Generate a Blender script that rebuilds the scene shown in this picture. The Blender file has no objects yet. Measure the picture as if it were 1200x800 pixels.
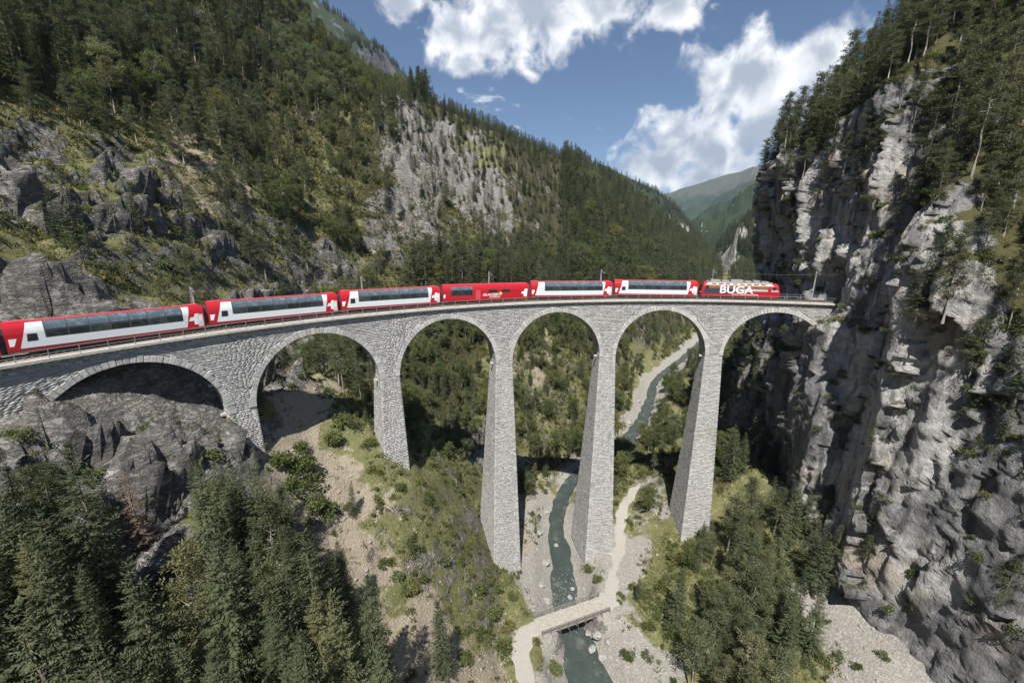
import bpy, math, random
import numpy as np
from mathutils import Vector, Matrix
from mathutils.bvhtree import BVHTree

random.seed(7); RNG = np.random.default_rng(11)
R_ = math.radians
SC = bpy.context.scene
COL = SC.collection

# ------------------------------------------------------------------ camera
CAM = np.array([18.975, 26.695, 12.357]); YAW, PIT, ROL, FPX = -0.3445, -0.2375, 0.0146, 490.6
_fw = np.array([math.cos(PIT)*math.cos(YAW), math.cos(PIT)*math.sin(YAW), math.sin(PIT)])
_rt = np.array([math.sin(YAW), -math.cos(YAW), 0.0]); _up = np.cross(_rt, _fw)
RT = _rt*math.cos(ROL) + _up*math.sin(ROL); UP = -_rt*math.sin(ROL) + _up*math.cos(ROL); FW = _fw
cd = bpy.data.cameras.new('camera'); cam = bpy.data.objects.new('camera', cd); COL.objects.link(cam)
cd.sensor_width = 36; cd.lens = FPX/1200*36; cd.clip_start = 0.5; cd.clip_end = 40000
cam.matrix_world = Matrix(((RT[0], UP[0], -FW[0], CAM[0]), (RT[1], UP[1], -FW[1], CAM[1]), (RT[2], UP[2], -FW[2], CAM[2]), (0, 0, 0, 1)))
SC.camera = cam
SC.cycles.max_bounces = 5; SC.cycles.diffuse_bounces = 2; SC.cycles.glossy_bounces = 2; SC.cycles.transmission_bounces = 2; SC.cycles.transparent_max_bounces = 6; SC.cycles.volume_bounces = 0
SC.cycles.caustics_reflective = False; SC.cycles.caustics_refractive = False
def proj(P):
    """world points (N,3) to the photograph's 1200x800 pixels and depth (used to read the place off the photo)"""
    d = np.asarray(P, float) - CAM; z = d @ FW; zz = np.where(z > 0.5, z, 0.5)
    return 600 + FPX*(d @ RT)/zz, 400 - FPX*(d @ UP)/zz, z
def ray(u, v):
    d = FW + RT*(u-600)/FPX - UP*(v-400)/FPX
    return d/np.linalg.norm(d)
def at_z(u, v, z):
    d = ray(u, v); return CAM + d*(z-CAM[2])/d[2]
def at_d(u, v, D):
    d = ray(u, v); return CAM + d*D/math.hypot(d[0], d[1])

# ------------------------------------------------------------------ light
SUN_AZ, SUN_EL = R_(151), R_(57)          # direction towards the sun, counter-clockwise from +x
sd = bpy.data.lights.new('sun', 'SUN'); sun = bpy.data.objects.new('sun', sd); COL.objects.link(sun)
sd.energy = 5.0; sd.angle = R_(0.53); sd.color = (1.0, 0.955, 0.89)
S = Vector((math.cos(SUN_AZ)*math.cos(SUN_EL), math.sin(SUN_AZ)*math.cos(SUN_EL), math.sin(SUN_EL)))
sun.rotation_euler = (-S).to_track_quat('-Z', 'Y').to_euler(); sun.location = (0, 0, 300)
SC.view_settings.view_transform = 'Standard'; SC.view_settings.look = 'None'
SC.view_settings.exposure = 0.60; SC.view_settings.gamma = 1.0; SC.view_settings.use_curve_mapping = False

# ------------------------------------------------------------------ node helpers
class NT:
    def __init__(s, tree): s.t = tree; s.n = tree.nodes; s.l = tree.links
    def add(s, typ, **kw):
        n = s.n.new(typ)
        for k, v in kw.items(): setattr(n, k, v)
        return n
    def put(s, sock, v):
        if v is None: return
        if isinstance(v, bpy.types.NodeSocket): s.l.new(v, sock)
        else:
            try: sock.default_value = v
            except Exception: sock.default_value = tuple(v) + (1.0,)
    def math(s, op, a, b=None, c=None, clamp=False):
        n = s.add('ShaderNodeMath', operation=op, use_clamp=clamp)
        for i, v in enumerate((a, b, c)): s.put(n.inputs[i], v)
        return n.outputs[0]
    def vmath(s, op, a, b=None, scale=None):
        n = s.add('ShaderNodeVectorMath', operation=op)
        s.put(n.inputs[0], a); s.put(n.inputs[1], b)
        if scale is not None: s.put(n.inputs['Scale'], scale)
        return n.outputs['Value'] if op in ('DOT_PRODUCT', 'LENGTH') else n.outputs[0]
    def mix(s, f, a, b, mode='MIX'):
        n = s.add('ShaderNodeMix', data_type='RGBA', blend_type=mode)
        s.put(n.inputs['Factor'], f); s.put(n.inputs[6], a); s.put(n.inputs[7], b)
        return n.outputs[2]
    def mixf(s, f, a, b):
        n = s.add('ShaderNodeMix', data_type='FLOAT')
        s.put(n.inputs[0], f); s.put(n.inputs[2], a); s.put(n.inputs[3], b)
        return n.outputs[0]
    def step(s, x, lo, hi):
        n = s.add('ShaderNodeMapRange', interpolation_type='SMOOTHSTEP')
        s.put(n.inputs[0], x); s.put(n.inputs[1], lo); s.put(n.inputs[2], hi)
        return n.outputs[0]
    def noise(s, vec, scale, detail=4, rough=0.55, dist=0.0, typ='FBM'):
        n = s.add('ShaderNodeTexNoise', noise_type=typ)
        s.put(n.inputs['Vector'], vec); n.inputs['Scale'].default_value = scale; n.inputs['Detail'].default_value = detail
        n.inputs['Roughness'].default_value = rough; n.inputs['Distortion'].default_value = dist
        return n.outputs[0]
    def vor(s, vec, scale, feat='F1', rnd=1.0, out=0):
        n = s.add('ShaderNodeTexVoronoi', feature=feat)
        s.put(n.inputs['Vector'], vec); n.inputs['Scale'].default_value = scale; n.inputs['Randomness'].default_value = rnd
        return n.outputs[out]
    def ramp(s, x, stops):
        n = s.add('ShaderNodeValToRGB'); s.put(n.inputs[0], x); e = n.color_ramp.elements
        while len(e) < len(stops): e.new(0.5)
        for el, (p, c) in zip(e, stops): el.position = p; el.color = tuple(c) + (1.0,)
        return n.outputs[0]
    def bump(s, h, dist, strength=1.0, normal=None):
        n = s.add('ShaderNodeBump'); s.put(n.inputs['Height'], h); n.inputs['Distance'].default_value = dist
        n.inputs['Strength'].default_value = strength; s.put(n.inputs['Normal'], normal)
        return n.outputs[0]
    def attr(s, name): return s.add('ShaderNodeAttribute', attribute_name=name)
    def geo(s): return s.add('ShaderNodeNewGeometry')
    def mapping(s, vec, sc=(1, 1, 1), rot=(0, 0, 0)):
        n = s.add('ShaderNodeMapping'); s.put(n.inputs[0], vec); n.inputs['Scale'].default_value = sc; n.inputs['Rotation'].default_value = rot
        return n.outputs[0]

def new_mat(name):
    m = bpy.data.materials.new(name); m.use_nodes = True
    t = NT(m.node_tree); b = m.node_tree.nodes['Principled BSDF']
    return m, t, b
def plain(name, col, rough=0.5, metal=0.0, spec=0.5, var=0.0, vscale=3.0, bump=0.0):
    m, t, b = new_mat(name)
    b.inputs['Roughness'].default_value = rough; b.inputs['Metallic'].default_value = metal
    b.inputs['Specular IOR Level'].default_value = spec
    co = t.add('ShaderNodeTexCoord').outputs['Object']
    n = t.noise(co, vscale, 5, 0.6)
    lo = tuple(c*(1-var) for c in col); hi = tuple(min(1, c*(1+var)) for c in col)
    t.put(b.inputs['Base Color'], t.ramp(n, [(0.3, lo), (0.7, hi)]))
    if bump: t.put(b.inputs['Normal'], t.bump(n, bump))
    return m

# ------------------------------------------------------------------ sky
def build_world():
    w = bpy.data.worlds.new('World'); SC.world = w; w.use_nodes = True
    w.cycles.sampling_method = 'MANUAL'; w.cycles.sample_map_resolution = 256
    t = NT(w.node_tree); bg = w.node_tree.nodes['Background']
    sky = t.add('ShaderNodeTexSky', sky_type='NISHITA', sun_disc=False)
    sky.sun_elevation = SUN_EL; sky.sun_rotation = math.pi/2 - SUN_AZ
    sky.altitude = 1100; sky.air_density = 1.0; sky.dust_density = 0.15; sky.ozone_density = 3.0
    d = t.add('ShaderNodeTexCoord').outputs['Generated']
    # cumulus: blobs of cloud at their directions in the sky, broken up by noise; further ones everywhere else
    blobs = [(610, 4, .17), (700, -14, .15), (530, 36, .09), (540, 72, .05), (790, 8, .06), (470, 0, .06),
             (870, 95, .13), (935, 85, .11), (800, 160, .11), (850, 175, .13), (770, 190, .09), (905, 150, .10), (960, 60, .08), (820, 208, .07), (980, 110, .1),
             (1110, 5, .05), (1170, -10, .08)]
    cov = None; low = None
    for (u, v, r) in blobs:
        c = ray(u, v)
        e = t.vmath('LENGTH', t.vmath('MULTIPLY', t.vmath('SUBTRACT', d, tuple(c)), (1, 1, 1.5)))
        m = t.math('SUBTRACT', 1.0, t.math('DIVIDE', e, r))
        cov = m if cov is None else t.math('SMOOTH_MAX', cov, m, 0.25)
    gen = t.math('MULTIPLY_ADD', t.noise(d, 2.2, 2, 0.5), 4.2, -2.95)     # the rest of the sky: scattered cumulus
    ax = ray(690, 120)
    away = t.step(t.vmath('DOT_PRODUCT', d, tuple(ax)), 0.80, 0.62)
    cov = t.math('MAXIMUM', cov, t.math('MULTIPLY_ADD', away, t.math('ADD', gen, 1.2), -1.2))
    puff = t.noise(d, 14.0, 7, 0.58, 0.3)
    n2 = t.noise(d, 5.0, 4, 0.5)
    dens = t.math('ADD', t.math('MULTIPLY_ADD', puff, 2.6, -1.30), t.math('MULTIPLY_ADD', cov, 1.25, -0.10))
    wisp = t.math('MULTIPLY_ADD', t.noise(t.vmath('MULTIPLY', d, (1, 1, 2.2)), 17.0, 7, 0.55), 3.6, -2.12)
    wisp = t.math('ADD', wisp, t.math('MULTIPLY_ADD', n2, 2.2, -1.3))
    wm = t.math('MULTIPLY', t.step(wisp, 0.0, 0.7), 0.7)
    a = t.math('MAXIMUM', t.step(dens, -0.05, 0.6), wm)
    # the sunlit top and the grey underside of each cloud: how much cloud lies above a point
    up_d = t.vmath('ADD', d, (0, 0, 0.055))
    pu = t.noise(up_d, 14.0, 4, 0.55, 0.3)
    above = t.math('ADD', t.math('MULTIPLY_ADD', pu, 3.2, -1.55), t.math('MULTIPLY_ADD', cov, 1.1, 0.0))
    shade = t.step(above, 0.0, 1.15)
    ccol = t.mix(shade, (12.5, 12.6, 12.7), (4.9, 5.5, 6.5))
    skyc = t.mix(1.0, sky.outputs[0], (1.0, 1.0, 1.0), 'MULTIPLY')
    t.put(bg.inputs[0], t.mix(a, skyc, ccol)); bg.inputs[1].default_value = 0.066
build_world()

# ------------------------------------------------------------------ mesh helpers
def mesh_np(name, V, F, smooth=False, mats=None, midx=None):
    me = bpy.data.meshes.new(name)
    V = np.asarray(V, np.float32)
    if isinstance(F, np.ndarray) and F.ndim == 2:
        k = F.shape[1]; nf = len(F)
        me.vertices.add(len(V)); me.vertices.foreach_set('co', V.ravel())
        me.loops.add(nf*k); me.loops.foreach_set('vertex_index', F.astype(np.int32).ravel())
        me.polygons.add(nf); me.polygons.foreach_set('loop_start', np.arange(0, nf*k, k, dtype=np.int32))
        me.update(calc_edges=True)
    else:
        me.from_pydata([tuple(map(float, v)) for v in V], [], [tuple(f) for f in F]); me.update()
    if mats:
        for m in (mats if isinstance(mats, (list, tuple)) else [mats]): me.materials.append(m)
    if midx is not None: me.polygons.foreach_set('material_index', np.asarray(midx, np.int32))
    if smooth: me.polygons.foreach_set('use_smooth', np.ones(len(me.polygons), bool))
    return me
def tag(o, label=None, cat=None, group=None, kind=None):
    if label: o['label'] = label
    if cat: o['category'] = cat
    if group: o['group'] = group
    if kind: o['kind'] = kind
    return o
def ob(name, me, parent=None, loc=None, rz=None):
    o = bpy.data.objects.new(name, me); COL.objects.link(o)
    if parent is not None: o.parent = parent
    if loc is not None: o.location = loc
    if rz is not None: o.rotation_euler = (0, 0, rz)
    return o
def empty(name, loc=(0, 0, 0), rz=0.0):
    o = bpy.data.objects.new(name, None); COL.objects.link(o); o.location = loc; o.rotation_euler = (0, 0, rz); o.empty_display_size = 0.5
    return o
class MB:
    """collects shapes into one mesh"""
    def __init__(s): s.v = []; s.f = []; s.m = []
    def quadbox(s, c8, mi=0):
        b = len(s.v); s.v += [tuple(p) for p in c8]
        for f in ((0, 3, 2, 1), (4, 5, 6, 7), (0, 1, 5, 4), (1, 2, 6, 5), (2, 3, 7, 6), (3, 0, 4, 7)):
            s.f.append(tuple(b+i for i in f)); s.m.append(mi)
        return s
    def box(s, x0, x1, y0, y1, z0, z1, mi=0):
        return s.quadbox([(x0, y0, z0), (x1, y0, z0), (x1, y1, z0), (x0, y1, z0), (x0, y0, z1), (x1, y0, z1), (x1, y1, z1), (x0, y1, z1)], mi)
    def tube(s, pts, r, n=6, mi=0, cap=True):
        pts = [Vector(p) for p in pts]; b = len(s.v); rr = r if hasattr(r, '__len__') else [r]*len(pts)
        for i, p in enumerate(pts):
            d = (pts[min(i+1, len(pts)-1)] - pts[max(i-1, 0)]).normalized()
            a = d.cross(Vector((0, 0, 1)))
            if a.length < 1e-3: a = d.cross(Vector((0, 1, 0)))
            a.normalize(); c = d.cross(a)
            for k in range(n):
                th = 2*math.pi*k/n; q = p + (a*math.cos(th) + c*math.sin(th))*rr[i]; s.v.append(tuple(q))
        for i in range(len(pts)-1):
            for k in range(n):
                s.f.append((b+i*n+k, b+i*n+(k+1) % n, b+(i+1)*n+(k+1) % n, b+(i+1)*n+k)); s.m.append(mi)
        if cap:
            s.f.append(tuple(b+k for k in range(n))[::-1]); s.m.append(mi)
            e = b+(len(pts)-1)*n; s.f.append(tuple(e+k for k in range(n))); s.m.append(mi)
        return s
    def poly(s, pts, mi=0):
        b = len(s.v); s.v += [tuple(p) for p in pts]; s.f.append(tuple(range(b, b+len(pts)))); s.m.append(mi); return s
    def me(s, name, mats=None, smooth=False): return mesh_np(name, np.array(s.v), s.f, smooth, mats, s.m)
    def build(s, name, mats, parent=None, loc=None, rz=None, smooth=False): return ob(name, s.me(name, mats, smooth), parent, loc, rz)

# ------------------------------------------------------------------ noise
_G = np.array([(1,1,0),(-1,1,0),(1,-1,0),(-1,-1,0),(1,0,1),(-1,0,1),(1,0,-1),(-1,0,-1),(0,1,1),(0,-1,1),(0,1,-1),(0,-1,-1),(1,1,0),(0,-1,1),(-1,1,0),(0,-1,-1)], np.float32)
def perlin(P, seed=0):
    P = np.asarray(P, np.float64); i = np.floor(P).astype(np.int64); f = (P-i).astype(np.float32); u = f*f*f*(f*(f*6-15)+10)
    def g(dx, dy, dz):
        h = ((i[:, 0]+dx)*374761393 + (i[:, 1]+dy)*668265263 + (i[:, 2]+dz)*1440662683 + seed*974634541) & 0xffffffff
        h = ((h ^ (h >> 13))*1274126177) & 0xffffffff; h = (h ^ (h >> 16)) & 15
        q = _G[h]; return q[:, 0]*(f[:, 0]-dx) + q[:, 1]*(f[:, 1]-dy) + q[:, 2]*(f[:, 2]-dz)
    def L(a, b, w): return a + (b-a)*w
    x00 = L(g(0,0,0), g(1,0,0), u[:, 0]); x10 = L(g(0,1,0), g(1,1,0), u[:, 0]); x01 = L(g(0,0,1), g(1,0,1), u[:, 0]); x11 = L(g(0,1,1), g(1,1,1), u[:, 0])
    return L(L(x00, x10, u[:, 1]), L(x01, x11, u[:, 1]), u[:, 2])
def fbm(P, wl, octs=4, seed=0, gain=0.5):
    P = np.asarray(P, np.float64)/wl; o = 0; a = 1.0
    for k in range(octs): o = o + a*perlin(P, seed+k*17); P = P*2.03 + 11.3; a *= gain
    return o
def ridged(P, wl, octs=4, seed=0, gain=0.5):
    P = np.asarray(P, np.float64)/wl; o = 0; a = 1.0; w = 1.0
    for k in range(octs):
        n = 1-np.abs(perlin(P, seed+k*17))*1.7; n = np.clip(n, 0, 1)**2*w; o = o + a*n; w = np.clip(n*1.6, 0, 1); P = P*2.07 + 5.7; a *= gain
    return o
def facets(P, cell, seed=0, tilt=1.0):
    """broken-rock relief: blocks with their own height and their own tilted face"""
    Q = np.asarray(P, np.float64)/cell; b = np.floor(Q).astype(np.int64); best = np.full(len(Q), 1e9, np.float32); val = np.zeros(len(Q), np.float32)
    for dx in (-1, 0, 1):
        for dy in (-1, 0, 1):
            for dz in (-1, 0, 1):
                c = b + np.array([dx, dy, dz])
                h = (c[:, 0]*374761393 + c[:, 1]*668265263 + c[:, 2]*1440662683 + seed*974634541) & 0xffffffff
                h = ((h ^ (h >> 13))*1274126177) & 0xffffffff; h = h ^ (h >> 16); h2 = ((h ^ (h >> 11))*2246822519) & 0xffffffff; h2 = h2 ^ (h2 >> 15)
                f = np.stack([(h & 1023), (h >> 10) & 1023, (h >> 20) & 1023], -1).astype(np.float32)/1023
                v = (Q-c).astype(np.float32)-f; d = (v*v).sum(1); m = d < best
                t = np.stack([(h2 & 255), (h2 >> 8) & 255, (h2 >> 16) & 255], -1).astype(np.float32)/127.5-1
                val = np.where(m, ((h2 >> 24) & 255)/255.0-.5 + (v*t).sum(1)*tilt, val); best = np.where(m, d, best)
    return val
def sstep(x, a, b):
    t = np.clip((x-a)/(b-a), 0, 1); return t*t*(3-2*t)
# ================================================================== TERRAIN
GRADE = -0.0137
def track_z(s): return GRADE*s
def pos(s, off=0.0, z=0.0):
    """point s metres along the viaduct axis (left positive), off metres towards the inside of the curve"""
    a = s/100.0; return ((100-off)*math.cos(a), (100-off)*math.sin(a), z)

def catmull(P, n=8):
    P = np.asarray(P, float); Q = np.vstack([2*P[0]-P[1], P, 2*P[-1]-P[-2]]); out = []
    for i in range(1, len(Q)-2):
        for k in range(n):
            t = k/n; a, b, c, d = Q[i-1], Q[i], Q[i+1], Q[i+2]
            out.append(0.5*((2*b) + (c-a)*t + (2*a-5*b+4*c-d)*t*t + (3*b-a-3*c+d)*t**3))
    out.append(P[-1]); return np.array(out)
def polydist(X, Y, L):
    """unsigned distance, side (+ left of the line's direction), arc length and z of the nearest point on a polyline"""
    best = np.full(X.shape, 1e18); side = np.zeros(X.shape); tt = np.zeros(X.shape); zz = np.zeros(X.shape); acc = 0.0
    for i in range(len(L)-1):
        a, b = L[i], L[i+1]; dx, dy = b[0]-a[0], b[1]-a[1]; ll = dx*dx+dy*dy; ln = math.sqrt(ll)
        u = np.clip(((X-a[0])*dx + (Y-a[1])*dy)/ll, 0, 1); ex = X-a[0]-u*dx; ey = Y-a[1]-u*dy; q = ex*ex+ey*ey
        m = q < best; best = np.where(m, q, best); side = np.where(m, np.sign(dx*ey-dy*ex), side); tt = np.where(m, acc+u*ln, tt); zz = np.where(m, a[2]+u*(b[2]-a[2]), zz); acc += ln
    return np.sqrt(best), side, tt, zz

RIVER = catmull([(-140, 22, -66.5), (-80, 12, -66), (-30, 2, -65.6), (20, -5, -65.2), (50, -7.5, -64.8), (69.3, -7.5, -64.5), (76, -8.2, -64.3), (87, -11, -64), (98.5, -15.5, -63.7), (113.7, -22, -63.3),
                 (127.8, -35, -63), (141.4, -62, -62.5), (158.5, -84, -62), (178, -103, -61.5), (198, -122, -61), (222, -158, -60), (262, -215, -58), (330, -300, -54), (470, -450, -47), (680, -660, -36), (1000, -960, -20), (1500, -1440, 5)], 8)
_t = np.concatenate([[0], np.cumsum(np.hypot(*np.diff(RIVER[:, :2], axis=0).T))])
T0 = _t[np.argmin(np.abs(RIVER[:, 0]-69.3))]      # arc length is counted from the little bridge
ROAD_L = catmull([(30, 8, -61.2), (50, 6.2, -60.6), (62, 4.6, -60.3), (69.7, 4.6, -60.2), (74.8, 4.0, -60.1), (77.9, 1.8, -60.05), (78.7, -1.6, -60.0)], 8)
ROAD_R = catmull([(79.2, -15.6, -60.0), (81.0, -18.6, -60.0), (85, -22.0, -60.0), (92.7, -28.4, -60.0), (98, -32.3, -59.6), (103, -36.2, -59), (108.5, -43.5, -58), (110.5, -47.5, -57.4)], 8)

def smin(a, b, k): 
    h = np.clip(0.5+0.5*(b-a)/k, 0, 1); return b*(1-h) + a*h - k*h*(1-h)
PL_D = [-5, 0, 2.5, 4.2, 7, 13, 15, 20, 30, 37, 47, 58, 72, 80, 90, 105, 120, 160, 200, 260, 400, 700]
PL_Z = [-1.6, -1.4, -.8, .2, 2.2, 4.0, 5.5, 13, 27, 34, 41, 47, 52, 59, 73, 90, 106, 150, 190, 235, 320, 480]
PR_D = [-5, 0, 2.5, 4.2, 6, 9, 18, 24, 33, 42, 50, 60, 80, 120, 200, 400]
PR_Z = [-1.6, -1.4, -.7, .3, 2.0, 3.4, 4.2, 6.6, 10.5, 16, 21, 24, 25, 25, 25, 25]
PU_D = [-5, 0, 2.5, 4.2, 8, 16, 30, 60, 100, 160, 300, 600]
PU_Z = [-1.6, -1.4, -.7, .3, 2.0, 7.0, 17, 42, 74, 120, 215, 380]
CREST_T = [-400, 60, 120, 180, 240, 300, 380, 480, 620, 800, 1000, 1300]
CREST_Z = [145, 124, 107, 101, 93, 88, 86, 82, 62, 24, -6, -20]
def base_z(X, Y):
    d, sd_, t, rz = polydist(X, Y, RIVER); t = t - T0
    wob = fbm(np.stack([X, Y, X*0], -1).reshape(-1, 3), 60, 3, 5).reshape(X.shape)*7*sstep(d, 18, 60)
    dl = d + wob
    zl = rz + np.interp(dl, PL_D, PL_Z)
    cr = np.interp(t, CREST_T, CREST_Z)
    zl = smin(zl, cr + 0.20*np.maximum(d-110, 0), 18)
    # a rock rib at the left and the limestone face set back beyond it
    zl = zl + 9*sstep(dl, 60, 100)*(sstep(t, 118, 112)-0.4)*sstep(t, 260, 150)
    zr1 = rz + np.interp(d, PR_D, PR_Z); zr2 = rz + np.interp(d+wob, PU_D, PU_Z)
    up = sstep(t, 120, 200)
    zr = zr1*(1-up) + zr2*up
    w = sstep(d*sd_, -1.0, 1.0)
    return zl*w + zr*(1-w), d*sd_, t
_ctl = [(97.2, 22, -28.5), (89, 45.6, -18), (97.5, -0.5, -60.3), (88.5, -46.5, -53.2), (96.5, -24, -61), (77, 63, -6), (82, 56, -5), (86.5, 50, -10), (69, 65, -7), (64, 72, -6), (74, 56, -12), (101.5, 27, -24), (93.5, 36, -21.5),
        (104, 12, -42), (77.2, 20.1, -46), (86, 12, -48), (66, 27, -45), (66, 48, -24), (58, 62, -15), (80, 38, -28), (112, 40, -14), (97, 58, 3), (93, 64, 6), (104, 48, -4)]
_c = np.array(_ctl, float)
_cz = base_z(_c[:, 0], _c[:, 1])[0]
def _ker(ax, ay): return np.exp(-((ax[:, None]-_c[:, 0])**2 + (ay[:, None]-_c[:, 1])**2)/(2*11.0**2))
_cw = np.linalg.solve(_ker(_c[:, 0], _c[:, 1]) + 0.08*np.eye(len(_c)), _c[:, 2]-_cz)
def ground_z(X, Y):
    sh = X.shape; X = X.ravel(); Y = Y.ravel()
    z, d, t = base_z(X, Y)
    near = (np.abs(X-85) < 70) & (np.abs(Y-20) < 90)
    z[near] += _ker(X[near], Y[near]) @ _cw
    # the road lies level
    for RD, hw in ((ROAD_L, 2.3), (ROAD_R, 2.0)):
        dd, _, _, rz = polydist(X, Y, RD); w = sstep(dd, hw+3.0, hw+0.2); z = z*(1-w) + (rz-0.05)*w
    # the railway cut into the hillside beyond the viaduct's left end
    r = np.hypot(X, Y); s = np.arctan2(Y, X)*100
    tz = GRADE*s
    on = sstep(s, 44, 52)*sstep(s, 200, 180)
    cap_out = np.where(s > 69, tz-0.9, -4.5) + np.maximum(r-103.6, 0)*3.2
    cap_in = np.where(s > 68, tz-3.6, -5.0) - np.maximum(97.6-r, 0)*0.75
    cap = np.where(r > 100, cap_out, np.where(r > 97.6, np.where(s > 69, tz-1.2, -5.0), cap_in))
    z = np.where(on > 0.01, np.minimum(z, cap + (1-on)*60), z)
    return z.reshape(sh), d.reshape(sh), t.reshape(sh)

def axis(lo, a, b, hi, h, g):
    m = list(np.arange(a, b, h)); 
    x, st = a, h
    while x > lo: st *= g; x -= st; m.insert(0, x)
    x, st = m[-1], h
    while x < hi: st *= g; x += st; m.append(x)
    return np.array(m)
GX = axis(-150, 44, 200, 1050, 0.75, 1.035); GY = axis(-1000, -72, 135, 420, 0.75, 1.035)
XX, YY = np.meshgrid(GX, GY, indexing='ij')
ZZ, DD, TT = ground_z(XX, YY)

# which kind of ground the photograph shows where (r dark rock, w pale limestone, g grass and scrub, s bare soil, f forest floor, k gravel)
ZONE = ["fffffffffffffffffggfffff",
        "ffffffffffffffffffgfffff",
        "gggfffffgwffffffggffffff",
        "rgrgsgggfwwgfffffwwwwfff",
        "rrgrgsggfwwwffffwwwwwwff",
        "ggrgrggggwgwffffwwwwwwwf",
        "rrgggggrggfffffffwwwwwwf",
        "rrrrgrrgrgffffffggwwwwwf",
        "rrrrrrrrgffgsgggffgrwwwr",
        "rrrrrgssgffgggggffrrwwrr",
        "rrrrrrssgggwggggffrrwwrr",
        "rrrrrgsssggssggkggwwrrrr",
        "fffrrggssgggskkgggggrwrr",
        "ffffffggsgggkkkgggfkkwrs",
        "fffffffggssgkkkgggfkkkss",
        "ffffffffgsssgkkkgggkkkks"]
TREE = ["999999984000000000002899",
        "579999999600000000059999",
        "312479998799500000799999",
        "011256777257980000775399",
        "011246644023599700310399",
        "011235433134579992000199",
        "011222233377899995000199",
        "000111122677799950000199",
        "000022235665555672000088",
        "200001235674434573002077",
        "642211124643333254001055",
        "888764022000233136400021",
        "999996210000312138820000",
        "999999941000211138920000",
        "999999973000010138700011",
        "999999984100010038500012"]
def zone_w(u, v, ch):
    G = np.array([[1.0 if c in ch else 0.0 for c in row] for row in ZONE])
    return _look(G, u, v)
def _look(G, u, v):
    x = np.clip(u/50-0.5, 0, G.shape[1]-1.001); y = np.clip(v/50-0.5, 0, G.shape[0]-1.001); i = x.astype(int); j = y.astype(int); fx = x-i; fy = y-j
    return (G[j, i]*(1-fx)+G[j, i+1]*fx)*(1-fy) + (G[j+1, i]*(1-fx)+G[j+1, i+1]*fx)*fy
TREE_G = np.array([[int(c)/9 for c in row] for row in TREE])

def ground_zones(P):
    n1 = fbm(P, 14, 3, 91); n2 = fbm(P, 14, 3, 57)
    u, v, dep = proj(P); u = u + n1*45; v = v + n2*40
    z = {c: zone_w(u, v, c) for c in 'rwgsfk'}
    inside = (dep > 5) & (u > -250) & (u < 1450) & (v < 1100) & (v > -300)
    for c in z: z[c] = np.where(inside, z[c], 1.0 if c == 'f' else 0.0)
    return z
P0 = np.stack([XX, YY, ZZ], -1).reshape(-1, 3)
Zn = ground_zones(P0)
dflat = DD.ravel(); tflat = TT.ravel()
# gravel banks along the river, whatever the map says
bank = sstep(np.abs(dflat + 1.0 + 2.5*fbm(P0, 12, 2, 3)), 12, 6)*sstep(tflat, 60, 40) + sstep(np.abs(dflat+3*fbm(P0, 16, 2, 4)), 9, 5)*sstep(tflat, 40, 80)
bank = np.clip(bank, 0, 1)*sstep(tflat, 520, 300)
Zn['k'] = np.maximum(Zn['k'], bank)
rock = np.clip(Zn['r']+Zn['w'], 0, 1)
# relief: outcrops and ledges on the rock, smaller humps elsewhere
gx, gy = np.gradient(ZZ, GX, GY); slope = np.hypot(gx, gy).ravel()
_, _, rdA, _ = None, None, None, None
dA = polydist(P0[:, 0], P0[:, 1], ROAD_L)[0]; dB = polydist(P0[:, 0], P0[:, 1], ROAD_R)[0]
calm = sstep(np.minimum(dA, dB), 2.0, 6.0)*sstep(np.abs(dflat), 3.5, 9)
rr_ = np.hypot(P0[:, 0], P0[:, 1]); ss_ = np.arctan2(P0[:, 1], P0[:, 0])*100
trk = ((np.abs(rr_-100) < 3.4) & (ss_ > 40)); 
Q = P0.copy(); a_ = 0.45                          # strata dip down to the right
Q2 = np.stack([Q[:, 0]*0.8, Q[:, 1]*0.55 + Q[:, 2]*0.5, (Q[:, 2]-0.35*Q[:, 1])*2.2], -1)
h_big = fbm(Q, 26, 3, 21)*3.2
h_rock = (ridged(Q2, 13, 4, 33, 0.55)-0.6)*3.0 + facets(Q2+fbm(Q, 5, 2, 9)[:, None]*1.5, 6.5, 5, 1.3)*2.5 + facets(Q2+fbm(Q, 2, 2, 19)[:, None]*.8, 2.6, 6, 1.2)*1.5 + fbm(Q, 1.8, 2, 47)*.5
h_soft = fbm(Q, 7, 4, 63)*0.9
amp = sstep(np.abs(dflat), 8, 30)
rockd = np.clip((Zn['r']+.42*Zn['w'])*1.0 + .30*sstep(slope, .8, 1.3)*(1-Zn['k']), 0, 1)*sstep(fbm(Q, 17, 3, 29)+rock*.8, -.15, .35)
zt_ = P0[:, 2]+fbm(Q, 22, 3, 13)*9
terr = -np.sin(zt_*2*np.pi/10.5)*10.5/(2*np.pi)*.85*np.clip(Zn['w']*1.3, 0, 1) - np.sin(zt_*2*np.pi/6.5)*6.5/(2*np.pi)*.6*np.clip(Zn['r'], 0, 1)
disp = terr*amp*1.33 + h_big*amp + h_rock*rockd*amp + h_soft*(0.35+0.65*(1-Zn['k']))*calm*sstep(np.abs(dflat), 4, 12)
far = sstep(rr_, 260, 420); disp = disp*(1-0.3*far)
disp = np.where(trk, np.minimum(disp, 0), disp)*np.where((ss_ > 44) & (rr_ > 96.5) & (rr_ < 104), 0.25, 1.0)
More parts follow.
